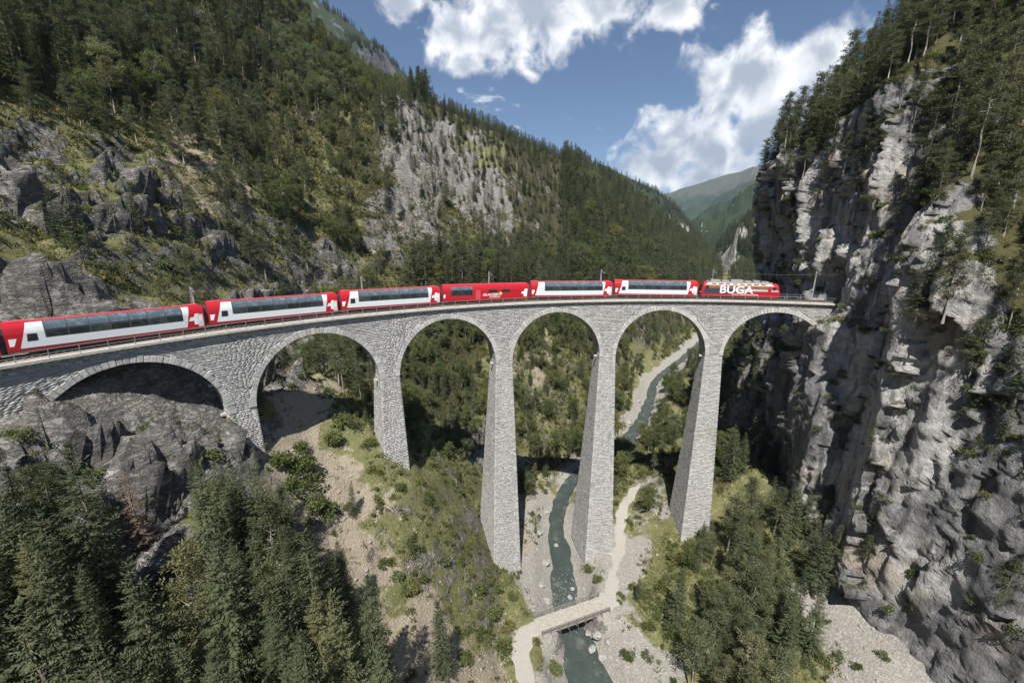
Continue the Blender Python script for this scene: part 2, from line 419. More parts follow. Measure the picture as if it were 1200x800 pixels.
# push mostly up, and on rock also out of the slope
nx, ny = -gx.ravel(), -gy.ravel(); ln = np.sqrt(nx*nx+ny*ny+1)
PT = P0.copy(); PT[:, 2] += disp*0.75
out = rockd*calm*amp*np.where(trk | ((ss_ > 44) & (rr_ > 95) & (rr_ < 104.5)), 0, 1)
PT[:, 0] += nx/ln*disp*out*0.6; PT[:, 1] += ny/ln*disp*out*0.6
ni, nj = XX.shape
idx = np.arange(ni*nj).reshape(ni, nj)
FT = np.stack([idx[:-1, :-1], idx[1:, :-1], idx[1:, 1:], idx[:-1, 1:]], -1).reshape(-1, 4)
ZT = PT[:, 2].reshape(ni, nj)
def ground_at(x, y):
    i = np.clip(np.searchsorted(GX, x)-1, 0, ni-2); j = np.clip(np.searchsorted(GY, y)-1, 0, nj-2)
    fx = np.clip((x-GX[i])/(GX[i+1]-GX[i]), 0, 1); fy = np.clip((y-GY[j])/(GY[j+1]-GY[j]), 0, 1)
    return (ZT[i, j]*(1-fx)+ZT[i+1, j]*fx)*(1-fy) + (ZT[i, j+1]*(1-fx)+ZT[i+1, j+1]*fx)*fy

def terrain_material(name='hillside'):
    m, t, b = new_mat(name)
    g = t.geo(); P = g.outputs['Position']
    A = t.attr('zone_a'); B = t.attr('zone_b')
    sa = t.add('ShaderNodeSeparateColor'); t.put(sa.inputs[0], A.outputs['Color']); sb = t.add('ShaderNodeSeparateColor'); t.put(sb.inputs[0], B.outputs['Color'])
    wr, ww, ws = sa.outputs; wf, wk, wg = sb.outputs
    n_big = t.noise(P, 0.09, 4, 0.6); n_mid = t.noise(P, 0.45, 5, 0.65); n_fine = t.noise(P, 2.4, 4, 0.7); n_grit = t.noise(P, 9.0, 3, 0.7)
    PS = t.mapping(P, (0.8, 0.6, 1.6), (0.35, 0, 0)); n_str = t.noise(PS, 0.55, 6, 0.68, 0.6)
    n_rdg = t.math('ABSOLUTE', t.math('MULTIPLY_ADD', t.noise(PS, 0.9, 5, 0.6, 0.8), 2.0, -1.0)); crack = t.math('MULTIPLY', n_rdg, 0.6)
    grass = t.mix(n_mid, (0.080, 0.095, 0.032), (0.235, 0.230, 0.100)); grass = t.mix(t.step(n_fine, .42, .72), grass, (0.19, 0.18, 0.085)); grass = t.mix(t.math('MULTIPLY', t.step(n_grit, .5, .75), .5), grass, (0.34, 0.29, 0.18))
    soil = t.mix(n_mid, (0.27, 0.225, 0.165), (0.40, 0.345, 0.265)); soil = t.mix(t.step(n_fine, .52, .8), soil, (0.46, 0.42, 0.35))
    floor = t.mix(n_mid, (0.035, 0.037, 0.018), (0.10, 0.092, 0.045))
    dark = t.ramp(n_str, [(0.25, (0.088, 0.084, 0.080)), (0.46, (0.26, 0.25, 0.235)), (0.68, (0.49, 0.465, 0.43))])
    pale = t.ramp(n_str, [(0.22, (0.17, 0.165, 0.155)), (0.48, (0.36, 0.345, 0.32)), (0.75, (0.56, 0.53, 0.48))])
    gravel = t.mix(n_grit, (0.27, 0.258, 0.238), (0.57, 0.545, 0.50)); gravel = t.mix(t.step(n_mid, .5, .7), gravel, (0.46, 0.425, 0.365)); gravel = t.mix(t.step(n_fine, .62, .5), gravel, t.mix(1.0, gravel, (.72, .71, .69), 'MULTIPLY'))
    sx = t.add('ShaderNodeSeparateXYZ'); t.put(sx.inputs[0], g.outputs['Normal'])
    flat = sx.outputs[2]
    def edge(w, n, k=0.9, lo=.42, hi=.58): return t.step(t.math('ADD', w, t.math('MULTIPLY_ADD', n, k, -0.5*k)), lo, hi)
    c = t.mix(t.step(t.math('ADD', n_fine, t.math('MULTIPLY', n_mid, .8)), .98, 1.10), grass, soil)
    c = t.mix(t.step(t.math('ADD', n_grit, n_fine), .80, .62), c, (0.050, 0.058, 0.020))
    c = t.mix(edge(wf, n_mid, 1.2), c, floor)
    c = t.mix(edge(ws, n_mid, 1.6, .40, .62), c, soil)
    bare = t.math('ADD', t.math('MULTIPLY', t.math('SUBTRACT', 0.80, flat), 1.1), t.math('MULTIPLY_ADD', n_mid, 1.2, -0.6))
    mr = edge(t.math('ADD', t.math('SUBTRACT', wr, t.math('MULTIPLY', t.step(n_big, .42, .62), .40)), t.math('MULTIPLY', bare, 1.0)), n_fine, 0.7)
    mw = edge(t.math('ADD', ww, t.math('MULTIPLY', bare, 0.75)), n_fine, 0.7)
    rocky = t.mix(t.step(t.math('SUBTRACT', ww, wr), -.2, .2), dark, pale)
    anyrock = t.math('MAXIMUM', t.math('MULTIPLY', mr, t.step(wr, 0.02, 0.2)), t.math('MULTIPLY', mw, t.step(ww, 0.02, 0.2)))
    outcrop = t.step(t.math('ADD', bare, t.math('MULTIPLY_ADD', n_big, 1.0, -0.5)), 0.30, 0.42)
    anyrock = t.math('MAXIMUM', anyrock, t.math('MULTIPLY', outcrop, 0.9))
    rocky = t.mix(t.math('MULTIPLY', t.step(n_big, .5, .66), .5), rocky, (0.36, 0.31, 0.25)); c = t.mix(anyrock, c, rocky)
    mk = edge(wk, n_mid, 0.7); c = t.mix(mk, c, gravel)
    crack_line = t.step(crack, 0.07, 0.0); c = t.mix(t.math('MULTIPLY', t.math('MULTIPLY', crack_line, anyrock), 0.55), c, (0.06, 0.06, 0.06))  # rock colour darker along the crack lines
    t.put(b.inputs['Base Color'], c); b.inputs['Roughness'].default_value = 0.9; b.inputs['Specular IOR Level'].default_value = 0.2
    hgt = t.math('ADD', t.math('MULTIPLY', n_fine, 0.5), t.math('MULTIPLY', t.math('ADD', n_str, t.math('MULTIPLY', t.step(crack, 0, .12), .35)), t.math('MULTIPLY_ADD', anyrock, 1.6, 0.3)))
    nb = t.bump(hgt, 0.6); nb = t.bump(n_grit, 0.12, 0.8, nb)
    t.put(b.inputs['Normal'], nb)
    return m
M_HILL = terrain_material()
def set_zones(me, Z):
    for nm, ks in (('zone_a', 'rws'), ('zone_b', 'fkg')):
        at = me.color_attributes.new(nm, 'FLOAT_COLOR', 'POINT')
        at.data.foreach_set('color', np.stack([Z[ks[0]], Z[ks[1]], Z[ks[2]], np.ones(len(Z['r']))], -1).astype(np.float32).ravel())
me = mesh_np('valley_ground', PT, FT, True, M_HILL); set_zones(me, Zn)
o = ob('valley_ground', me); tag(o, 'rocky valley slope with grass, scree and gravel banks below the railway', 'hillside', kind='structure')

# ------------------------------------------------------------------ the cliff on the right, a sheet along its foot that rises and leans back
CL = catmull([(118, -260, 0), (130, -215, 0), (138, -170, 0), (136, -132, 0), (124, -103, 0), (110, -84, 0), (102, -78.0, 0), (92, -73.0, 0), (78, -65.3, 0), (66, -62.0, 0), (53.5, -57.5, 0), (38, -54, 0), (20, -59, 0), (0, -66, 0), (-30, -78, 0), (-60, -90, 0)], 10)
_ct = np.concatenate([[0], np.cumsum(np.hypot(*np.diff(CL[:, :2], axis=0).T))])
def cl_fine():
    ts = []; x = 0.0
    while x < _ct[-1]:
        px, py = np.interp(x, _ct, CL[:, 0]), np.interp(x, _ct, CL[:, 1])
        ts.append(x); x += 0.5 if (-75 < py-0 and px > 22 and py > -108) or (22 < px < 128 and py > -112) else 1.8
    return np.array(ts)
CT = cl_fine()
CP = np.stack([np.interp(CT, _ct, CL[:, 0]), np.interp(CT, _ct, CL[:, 1])], -1)
tg = np.gradient(np.stack([np.interp(CT, _ct, np.convolve(np.pad(CL[:, k], 6, 'edge'), np.ones(13)/13, 'valid')) for k in (0, 1)], -1), CT, axis=0)
tg /= np.linalg.norm(tg, axis=1)[:, None]
CN = np.stack([-tg[:, 1], tg[:, 0]], -1)           # candidates for the outward normal
if CN[np.argmin(np.abs(CP[:, 0]-76))] @ np.array([0.3, 0.95]) < 0: CN = -CN
CH = np.concatenate([np.arange(-64, 60, 0.55), np.arange(60, 190, 1.3)])
TI, HI = np.meshgrid(np.arange(len(CT)), CH, indexing='ij')
bx_, by_ = CP[TI, 0], CP[TI, 1]; nx_, ny_ = CN[TI, 0], CN[TI, 1]
arc = CT[TI]
_vis = np.argmin(np.hypot(CL[:, 0]-124, CL[:, 1]+103)); a_of = lambda x: float(np.interp(-x, -CL[_vis:, 0], _ct[_vis:]))
ztop = np.interp(arc, [0, 120, a_of(112), a_of(100), a_of(84), a_of(70), a_of(62), a_of(55), a_of(47), a_of(20), _ct[-1]], [-20, 10, 30, 33, 38, 42, 36, 17, 1, -4, -8])
W3 = np.stack([bx_, by_, HI], -1).reshape(-1, 3)
ztop = ztop + fbm(W3*np.array([1, 1, 0.2]), 16, 3, 71).reshape(HI.shape)*6
lean = np.interp(HI, [-64, -50, -35, -15, -4, -2, 8, 22, 36, 60], [4.6, 4.2, 3.6, 2.4, 1.5, 1.0, 0.2, -2.4, -7, -12])
corner = sstep(arc, a_of(73), a_of(82))
lean = lean*(1-corner) + np.interp(HI, [-64, -40, 0, 25, 60], [3, .5, 0, .8, 0])*corner
lean = lean + 3.0*np.exp(-((arc-a_of(74))/8)**2)*sstep(HI, -1.0, -4.0)*sstep(HI, -45, -12)   # rock the last arch springs from
lean = lean + 4.0*np.exp(-((arc-a_of(56))/9)**2)*sstep(HI, -75, -50)*sstep(HI, 40, 5)       # a buttress right of the portal
lean = lean - 1.2*np.exp(-((arc-a_of(78))/7)**2)*sstep(HI, -30, 0)*sstep(HI, 28, 8)          # the hollow of the tunnel mouth
lean = lean - 6.0*np.exp(-((arc-a_of(80.5))/3.6)**2)*sstep(HI, -2.5, -1)*sstep(HI, 9.5, 4.5)
over = np.maximum(HI-ztop, 0)
rec = over*0.78 + 0.0012*over**2
base_out = lean - rec
Wd = W3.copy(); vert = W3*np.array([1, 1, 0.22])
dip = np.stack([W3[:, 0], W3[:, 1], W3[:, 2] + 0.6*W3[:, 0]], -1)
wv = np.stack([fbm(W3, 7, 3, 90), fbm(W3, 7, 3, 95), fbm(W3, 7, 3, 99)*.6], -1)*2.6
dd_ = (ridged(vert, 21, 3, 83, 0.5)-0.6)*4.2 + facets(vert+wv, 9.0, 15, 1.2)*2.4 + facets(W3*np.array([1, 1, .22])+wv*.5, 3.2, 16, 1.3)*1.0 + facets(np.stack([W3[:, 0]+.5*W3[:, 2], W3[:, 1], W3[:, 2]], -1)*np.array([1, 1, .45])+wv*.3, 1.3, 17, 1.2)*.5 + fbm(W3, 1.0, 2, 89)*0.22
dd_ = dd_.reshape(HI.shape)
onrock = sstep(over, 10, 0)
dd_ = dd_*(1-.42*sstep(HI, 2, -14)*sstep(arc, a_of(80), a_of(72)))
dd_ = dd_*(0.45+0.55*onrock)
off = base_out + dd_
SX = bx_ + nx_*off; SY = by_ + ny_*off; SZ = HI + (fbm(W3, 5, 3, 93).reshape(HI.shape)*1.0)
# the tunnel: vertices in the way of the track are pushed back along it
rs = np.hypot(SX, SY); sS = np.arctan2(SY, SX)*100; tz = GRADE*sS
hole = (np.abs(rs-100) < 2.9) & (SZ > tz-1.2) & (SZ < tz+5.3 - np.maximum(np.abs(rs-100)-1.4, 0)*1.1) & (sS < -60) & (sS > -95)
ang = (-74.0 - 16.0)/100
keep_r = np.clip(rs, 98.0, 102.0)
SX = np.where(hole, keep_r*math.cos(ang), SX); SY = np.where(hole, keep_r*math.sin(ang), SY)
# keep rock clear of track and of the viaduct's end (it only starts behind the abutment)
clear = (np.abs(rs-100) < 3.6) & (sS > -68.3) & (SZ > tz-0.9) & (SZ < tz+6.5)
SX = np.where(clear & ~hole, rs*math.cos(-.684), SX); SY = np.where(clear & ~hole, rs*math.sin(-.684), SY)
PS_ = np.stack([SX, SY, SZ], -1).reshape(-1, 3)
mi, mj = HI.shape; idc = np.arange(mi*mj).reshape(mi, mj)
FS = np.stack([idc[:-1, :-1], idc[:-1, 1:], idc[1:, 1:], idc[1:, :-1]], -1).reshape(-1, 4)
if tg[np.argmin(np.abs(CP[:, 0]-76))] @ np.array([-1, 0]) > 0: FS = FS[:, ::-1]
Zs = ground_zones(PS_)
ov = over.ravel()
Zs['w'] = np.maximum(Zs['w'], 0)*1.0
rk = sstep(ov, 4, -2)
for c in 'fg': Zs[c] = Zs[c]*(1-rk)
Zs['k'] = Zs['k']*0; Zs['s'] = Zs['s']*0.5
Zs['r'] = np.where(rk > .5, np.maximum(Zs['r'], 1-Zs['w']), Zs['r'])
def cliff_material():
    m, t, b = new_mat('cliff_rock')
    g = t.geo(); P = g.outputs['Position']
    A = t.attr('zone_a'); B = t.attr('zone_b')
    sa = t.add('ShaderNodeSeparateColor'); t.put(sa.inputs[0], A.outputs['Color']); sb = t.add('ShaderNodeSeparateColor'); t.put(sb.inputs[0], B.outputs['Color'])
    wr, ww, ws = sa.outputs; wf, wk, wg = sb.outputs
    PV = t.mapping(P, (1, 1, 0.13)); n_streak = t.noise(PV, 0.42, 6, 0.64, 0.6); n_crk = t.noise(t.mapping(P, (1, 1, .35), (.25, .2, 0)), 0.55, 6, 0.6, .5, 'RIDGED_MULTIFRACTAL'); n_mid = t.noise(P, 0.9, 6, 0.72); n_fine = t.noise(P, 4.0, 4, 0.72); n_big = t.noise(P, 0.07, 4, 0.6)
    sx = t.add('ShaderNodeSeparateXYZ'); t.put(sx.inputs[0], g.outputs['Normal']); flat = sx.outputs[2]
    pale = t.ramp(n_mid, [(0.2, (0.24, 0.235, 0.23)), (0.48, (0.46, 0.45, 0.43)), (0.72, (0.68, 0.655, 0.62))])
    dark = t.ramp(n_mid, [(0.25, (0.12, 0.12, 0.125)), (0.5, (0.25, 0.247, 0.245)), (0.75, (0.42, 0.41, 0.40))])
    ochre = t.mix(n_fine, (0.30, 0.235, 0.165), (0.50, 0.42, 0.33))
    c = t.mix(t.step(t.math('ADD', t.math('SUBTRACT', ww, wr), t.math('MULTIPLY_ADD', n_big, 2.4, -1.0)), -0.5, 0.5), dark, pale)
    c = t.mix(t.math('MULTIPLY', t.step(n_big, 0.54, 0.68), 0.7), c, ochre)
    c = t.mix(t.math('MULTIPLY', t.step(n_streak, 0.48, 0.62), 0.72), c, (0.075, 0.076, 0.080))
    moss = t.mix(n_fine, (0.045, 0.050, 0.018), (0.14, 0.125, 0.055))
    mm = t.step(t.math('ADD', t.math('MULTIPLY_ADD', n_mid, 1.2, -0.6), t.math('ADD', flat, t.math('MULTIPLY', t.math('ADD', wf, wg), 0.75))), 0.60, 0.80)
    c = t.mix(mm, c, moss)
    t.put(b.inputs['Base Color'], c); b.inputs['Roughness'].default_value = 0.88; b.inputs['Specular IOR Level'].default_value = 0.25
    nb = t.bump(t.math('ADD', t.math('MULTIPLY', n_mid, .8), t.math('ADD', t.math('MULTIPLY', n_fine, 0.3), t.math('MULTIPLY', n_crk, -.35))), 0.8)
    t.put(b.inputs['Normal'], nb)
    return m
me = mesh_np('rock_cliff', PS_, FS, False, cliff_material()); set_zones(me, Zs)
o = ob('rock_cliff', me); tag(o, 'sheer pale grey rock cliff with the tunnel mouth, right of the viaduct', 'cliff', kind='structure')
BVH_G = BVHTree.FromPolygons(PT.tolist(), FT.tolist()); BVH_C = BVHTree.FromPolygons(PS_.tolist(), FS.tolist())
# ================================================================== VIADUCT
PITCH_ = 23.658; WPT = 3.658; CROWN = 2.26; ZS = -CROWN-10.0; TT_, TR_ = 0.0333, 0.0774; WV = 2.02
def mat_stone(name, tint=(1, 1, 1)):
    m, t, b = new_mat(name)
    P = t.geo().outputs['Position']; rnd = t.attr('stone').outputs['Fac']
    n = t.noise(P, 3.5, 5, 0.7); nb_ = t.noise(P, 0.12, 3, 0.6)
    c = t.ramp(rnd, [(0.0, (0.25, 0.25, 0.252)), (0.30, (0.37, 0.366, 0.358)), (0.7, (0.455, 0.447, 0.433)), (1.0, (0.55, 0.535, 0.515))])
    c = t.mix(t.math('MULTIPLY', t.step(n, 0.35, 0.75), 0.35), c, (0.60, 0.585, 0.56))
    PV = t.mapping(P, (1, 1, 0.10)); streak = t.step(t.noise(PV, 0.9, 4, 0.6), 0.54, 0.72)
    c = t.mix(t.math('MULTIPLY', streak, 0.28), c, (0.17, 0.165, 0.15))
    c = t.mix(t.step(nb_, .55, .75), c, t.mix(1.0, c, (0.86, 0.85, 0.80), 'MULTIPLY'))
    t.put(b.inputs['Base Color'], c); b.inputs['Roughness'].default_value = 0.9; b.inputs['Specular IOR Level'].default_value = 0.25
    t.put(b.inputs['Normal'], t.bump(n, 0.10))
    return m
M_STONE = mat_stone('grey_limestone_masonry')
M_MORTAR = plain('mortar', (0.34, 0.33, 0.31), 0.95, var=0.3, vscale=2)
M_CONC = plain('pale_concrete', (0.50, 0.475, 0.43), 0.85, var=0.18, vscale=1.2, bump=0.02)
M_RAIL = plain('galvanised_steel', (0.42, 0.43, 0.44), 0.5, 0.6, var=0.15)
M_DARKSTEEL = plain('dark_steel', (0.075, 0.07, 0.065), 0.5, 0.7, var=0.3)
M_BALLAST = plain('track_ballast', (0.24, 0.21, 0.185), 0.95, var=0.55, vscale=6, bump=0.06)
M_SLEEPER = plain('sleeper', (0.20, 0.16, 0.12), 0.85, var=0.4)

class Stones:
    """masonry: every stone a five-sided block on the wall's surface, joined"""
    def __init__(s): s.v = []; s.f = []; s.c = []
    def stone(s, fn, a0b, a1b, a0t, a1t, z0, z1, proud, gap=0.016):
        # fn(a, z, out) -> world; a0b/a1b: ends at the bottom, a0t/a1t: ends at the top
        if a1b-a0b < 0.12 and a1t-a0t < 0.12: return
        g = gap; j = lambda: random.uniform(-0.015, 0.015); b = len(s.v)
        q = [(a0b+g+j(), z0+g+j()), (max(a1b-g, a0b+g)+j(), z0+g+j()), (max(a1t-g, a0t+g)+j(), z1-g+j()), (a0t+g+j(), z1-g+j())]
        for (a, z) in q: s.v.append(fn(a, z, -0.03))
        ca = sum(a for a, z in q)/4; cz = (z0+z1)/2
        for (a, z) in q: s.v.append(fn(a+(ca-a)*0.05, z+(cz-z)*0.13, proud+j()))
        s.f += [(b+4, b+5, b+6, b+7), (b, b+1, b+5, b+4), (b+1, b+2, b+6, b+5), (b+2, b+3, b+7, b+6), (b+3, b, b+4, b+7)]
        s.c += [random.random()]*8
    def row(s, fn, a0b, a1b, a0t, a1t, z0, z1, lo=0.34, hi=0.85):
        L0, L1 = a1b-a0b, a1t-a0t; Lm = max(L0, L1)
        if Lm < 0.15: return
        cuts = [0.0]; x = 0.0
        while True:
            x += random.uniform(lo, hi)
            if x > Lm-0.4: break
            cuts.append(x/Lm)
        cuts.append(1.0)
        for k in range(len(cuts)-1):
            p, q = cuts[k], cuts[k+1]
            s.stone(fn, a0b+L0*p, a0b+L0*q, a0t+L1*p, a0t+L1*q, z0, z1, random.uniform(0.010, 0.042))
    def build(s, name, parent):
        me = mesh_np(name, np.array(s.v), np.array(s.f), False, M_STONE)
        at = me.attributes.new('stone', 'FLOAT', 'POINT'); at.data.foreach_set('value', np.array(s.c, np.float32))
        return tag(ob(name, me, parent), kind='stuff')

via = empty('railway_viaduct', pos(0, 0, -60)); VO = np.array(via.location)
tag(via, 'curved grey stone railway viaduct with six round arches carrying the red train', 'viaduct')
bpy.context.view_layer.update()
def vob(name, me, parent=None):
    """a part given in world coordinates, put under the viaduct (or one of its parts)"""
    o = ob(name, me, parent or via)
    if parent is None: o.location = -Vector(VO)
    return o
def vbuild(mb, name, mats, parent=None): return vob(name, mb.me(name, mats), parent)

def topz(s): return track_z(s)-0.35
def springs(): return [-(k-3.5)*PITCH_ for k in range(1, 7)]       # arch centres, arch 1 leftmost
ARC = springs()
SL, SR = 112.0, -79.0
RING = 0.85
def intr(s):                                                        # z of the arch opening above s, or None in a pier
    for k, c in enumerate(ARC):
        if abs(s-c) < 10: return ZS + track_z(c) + math.sqrt(100-(s-c)**2)
    return None
# --- core: walls, barrels and piers in mortar colour, stones stand proud of it
core = MB()
SS = []
for c in ARC: SS += [c + 10*math.cos(math.pi*i/40) for i in range(41)]
SS += [-(k-3)*PITCH_ for k in range(1, 6)] + list(np.arange(72, SL, 2.5)) + [SL, SR]
SS = sorted(set(round(x, 4) for x in SS))
def low(s, eps=0):
    z = intr(s+eps)
    return z
for i in range(len(SS)-1):
    a, b = SS[i], SS[i+1]; mid = (a+b)/2; za = intr(mid)
    if za is None:
        z0 = z1 = ZS + track_z(mid) - 0.4
        if mid > 72: z0 = z1 = -22.0
        if mid < -68: z0 = z1 = -10.0
    else:
        c = min(ARC, key=lambda q: abs(q-mid)); zc = ZS+track_z(c)
        z0 = zc + math.sqrt(max(0, 100-(a-c)**2)); z1 = zc + math.sqrt(max(0, 100-(b-c)**2))
    w = WV-0.03
    core.quadbox([pos(a, w, z0), pos(b, w, z1), pos(b, -w, z1), pos(a, -w, z0), pos(a, w, topz(a)), pos(b, w, topz(b)), pos(b, -w, topz(b)), pos(a, -w, topz(a))])
vbuild(core, 'wall_core', [M_MORTAR])
# --- spandrel masonry on both faces
for sgn, nm in ((1, 'spandrel_masonry'), (-1, 'spandrel_masonry')):
    st = Stones()
    fn = lambda a, z, o, g=sgn: pos(a, g*(WV+o), z)
    z = 0.0
    zc0 = -0.35; edges = [zc0]
    while edges[-1] > -26: edges.append(edges[-1]-random.uniform(0.24, 0.38))
    for r in range(len(edges)-1):
        z1, z0 = edges[r], edges[r+1]
        # intervals of wall along s at this course (z relative to the local track height)
        segs = []
        Re = 10+RING
        def lim(c, z): 
            q = z - (ZS)
            return math.sqrt(max(0, Re*Re-q*q)) if q > 0 else Re
        def inside_pier(z): return z < ZS-0.3
        bounds = []
        for k, c in enumerate(ARC): bounds.append((c, lim(c, z0), lim(c, z1)))
        left = SL; 
        cur = (SL, SL)
        for (c, lb, lt) in bounds:
            solid = z0 > ZS+Re or (lb <= 0.01 and lt <= 0.01)
            if solid and z0 > ZS: continue
            segs.append((c+lb, cur[0], c+lt, cur[1])); cur = (c-lb, c-lt)
        segs.append((SR, cur[0], SR, cur[1]))
        for (b0, b1, t0, t1) in segs:
            if z1 < ZS+0.2 and b0 < 70: continue           # below the springings only the left abutment goes on
            if b0 < -60 and z1 < -10.5: continue
            fn2 = lambda a, z, o, g=sgn: pos(a, g*(WV+o), z+track_z(a))
            st.row(fn2, b0, b1, t0, t1, z0, z1)
    st.build(nm, via).location = -Vector(VO)
# --- arch rings: each voussoir of the front ring a piece of its own, the rear rings joined
vmeshes = {}
for k, c in enumerate(ARC):
    zc = ZS + track_z(c); n = 49; rb = Stones()
    cen = pos(c, WV, zc)
    ring = MB()
    mid = 100
    # the barrel: courses of stone under the arch
    for i in range(n):
        t0, t1 = math.pi*i/n, math.pi*(i+1)/n; w0 = -WV+0.02
        while w0 < WV-0.5:
            w1 = min(WV-0.04, w0+random.uniform(0.7, 1.3))
            if WV-0.04-w1 < 0.4: w1 = WV-0.04
            fnb = lambda a, w, o: pos(c+(10-o)*math.cos(a), w, zc+(10-o)*math.sin(a))
            g = 0.02; b = len(rb.v); pr = random.uniform(0.01, 0.05)
            for (a, w) in ((t0+.002, w0+g), (t1-.002, w0+g), (t1-.002, w1-g), (t0+.002, w1-g)): rb.v.append(fnb(a, w, -0.03))
            for (a, w) in ((t0+.006, w0+2*g), (t1-.006, w0+2*g), (t1-.006, w1-2*g), (t0+.006, w1-2*g)): rb.v.append(fnb(a, w, pr))
            rb.f += [(b+4, b+5, b+6, b+7), (b, b+1, b+5, b+4), (b+1, b+2, b+6, b+5), (b+2, b+3, b+7, b+6), (b+3, b, b+4, b+7)]; rb.c += [random.random()]*8
            w0 = w1
        # rear face ring stone
        fr = lambda a, rr, o: pos(c+rr*math.cos(a), -(WV+o), zc+rr*math.sin(a))
        b = len(rb.v); ln = RING*random.uniform(0.85, 1.15)
        for (a, rr) in ((t0+.003, 10.0), (t1-.003, 10.0), (t1-.003, 10+ln), (t0+.003, 10+ln)): rb.v.append(fr(a, rr, -0.05))
        for (a, rr) in ((t0+.006, 10.03), (t1-.006, 10.03), (t1-.006, 9.97+ln), (t0+.006, 9.97+ln)): rb.v.append(fr(a, rr, 0.1))
        rb.f += [(b+4, b+5, b+6, b+7), (b, b+1, b+5, b+4), (b+1, b+2, b+6, b+5), (b+2, b+3, b+7, b+6), (b+3, b, b+4, b+7)]; rb.c += [random.random()]*8
    arch = rb.build('arch_barrel', via); arch.location = -Vector(VO)
    for i in range(n):
        t0, t1 = math.pi*i/n, math.pi*(i+1)/n; ln = RING*random.uniform(0.82, 1.2); pr = random.uniform(0.08, 0.16)
        fr = lambda a, rr, o: pos(c+rr*math.cos(a), WV+o, zc+rr*math.sin(a))
        q0 = [(t0+.0025, 9.96), (t1-.0025, 9.96), (t1-.0025, 10+ln), (t0+.0025, 10+ln)]
        q1 = [(t0+.0055, 10.0), (t1-.0055, 10.0), (t1-.0055, 9.96+ln), (t0+.0055, 9.96+ln)]
        V = [fr(a, rr, -0.35) for a, rr in q0] + [fr(a, rr, pr-0.03) for a, rr in q0] + [fr(a, rr, pr) for a, rr in q1]
        F = [(3, 2, 1, 0)] + [(j, (j+1) % 4, 4+(j+1) % 4, 4+j) for j in range(4)] + [(4+j, 4+(j+1) % 4, 8+(j+1) % 4, 8+j) for j in range(4)] + [(8, 9, 10, 11)]
        me = mesh_np('voussoir', np.array(V), F, False, M_STONE)
        at = me.attributes.new('stone', 'FLOAT', 'POINT'); at.data.foreach_set('value', np.full(len(V), random.uniform(0.25, 1.0), np.float32))
        ob('voussoir', me, arch)
# --- piers
PIER_FOOT = {1: -22, 2: -34, 3: -64, 4: -63.5, 5: -58}
for k in range(1, 6):
    s0 = -(k-3)*PITCH_; zt = ZS + track_z(s0); zb = PIER_FOOT[k]
    def hw(z): return WPT/2 + TT_*max(0, zt-z), WV + TR_*max(0, zt-z)
    pc = MB()
    for (za, zb_) in ((zb, zt+0.3),):
        (ha, ra), (hb, rb_) = hw(za), hw(zb_); e = 0.03; ha -= e; ra -= e; hb -= e; rb_ -= e
        pc.quadbox([pos(s0+ha, ra, za), pos(s0-ha, ra, za), pos(s0-ha, -ra, za), pos(s0+ha, -ra, za), pos(s0+hb, rb_, zb_), pos(s0-hb, rb_, zb_), pos(s0-hb, -rb_, zb_), pos(s0+hb, -rb_, zb_)])
    pier = vbuild(pc, 'pier', [M_MORTAR])
    st = Stones(); z1 = zt
    while z1 > zb+0.3:
        z0 = z1 - random.uniform(0.24, 0.38)
        (h0, r0), (h1, r1) = hw(z0), hw(z1)
        for face in range(4):
            if face == 0: fn = lambda a, z, o: pos(s0+a, hw(z)[1]+o, z); e0, e1 = h0, h1
            elif face == 1: fn = lambda a, z, o: pos(s0+a, -hw(z)[1]-o, z); e0, e1 = h0, h1
            elif face == 2: fn = lambda a, z, o: pos(s0+hw(z)[0]+o, a, z); e0, e1 = r0, r1
            else: fn = lambda a, z, o: pos(s0-hw(z)[0]-o, a, z); e0, e1 = r0, r1
            st.row(fn, -e0-.03, e0+.03, -e1-.03, e1+.03, z0, z1)
        z1 = z0
    st.build('pier_masonry', pier)
    # iron brackets that carried the scaffold, two stubs on each pier near the springing
    for dz in (-0.6, 4.2):
        mb = MB(); h_, r_ = hw(zt+dz); sd_ = 1 
        a0 = s0 + (WPT/2 if dz < 0 else 10-math.sqrt(max(0, 100-dz*dz))+WPT/2)
        mb.quadbox([pos(a0-.1, 0.6, zt+dz), pos(a0+.75, 0.6, zt+dz), pos(a0+.75, .2, zt+dz), pos(a0-.1, .2, zt+dz), pos(a0-.1, .6, zt+dz+.35), pos(a0+.75, .6, zt+dz+.35), pos(a0+.75, .2, zt+dz+.35), pos(a0-.1, .2, zt+dz+.35)])
        vbuild(mb, 'corbel_stone', [M_CONC], pier)
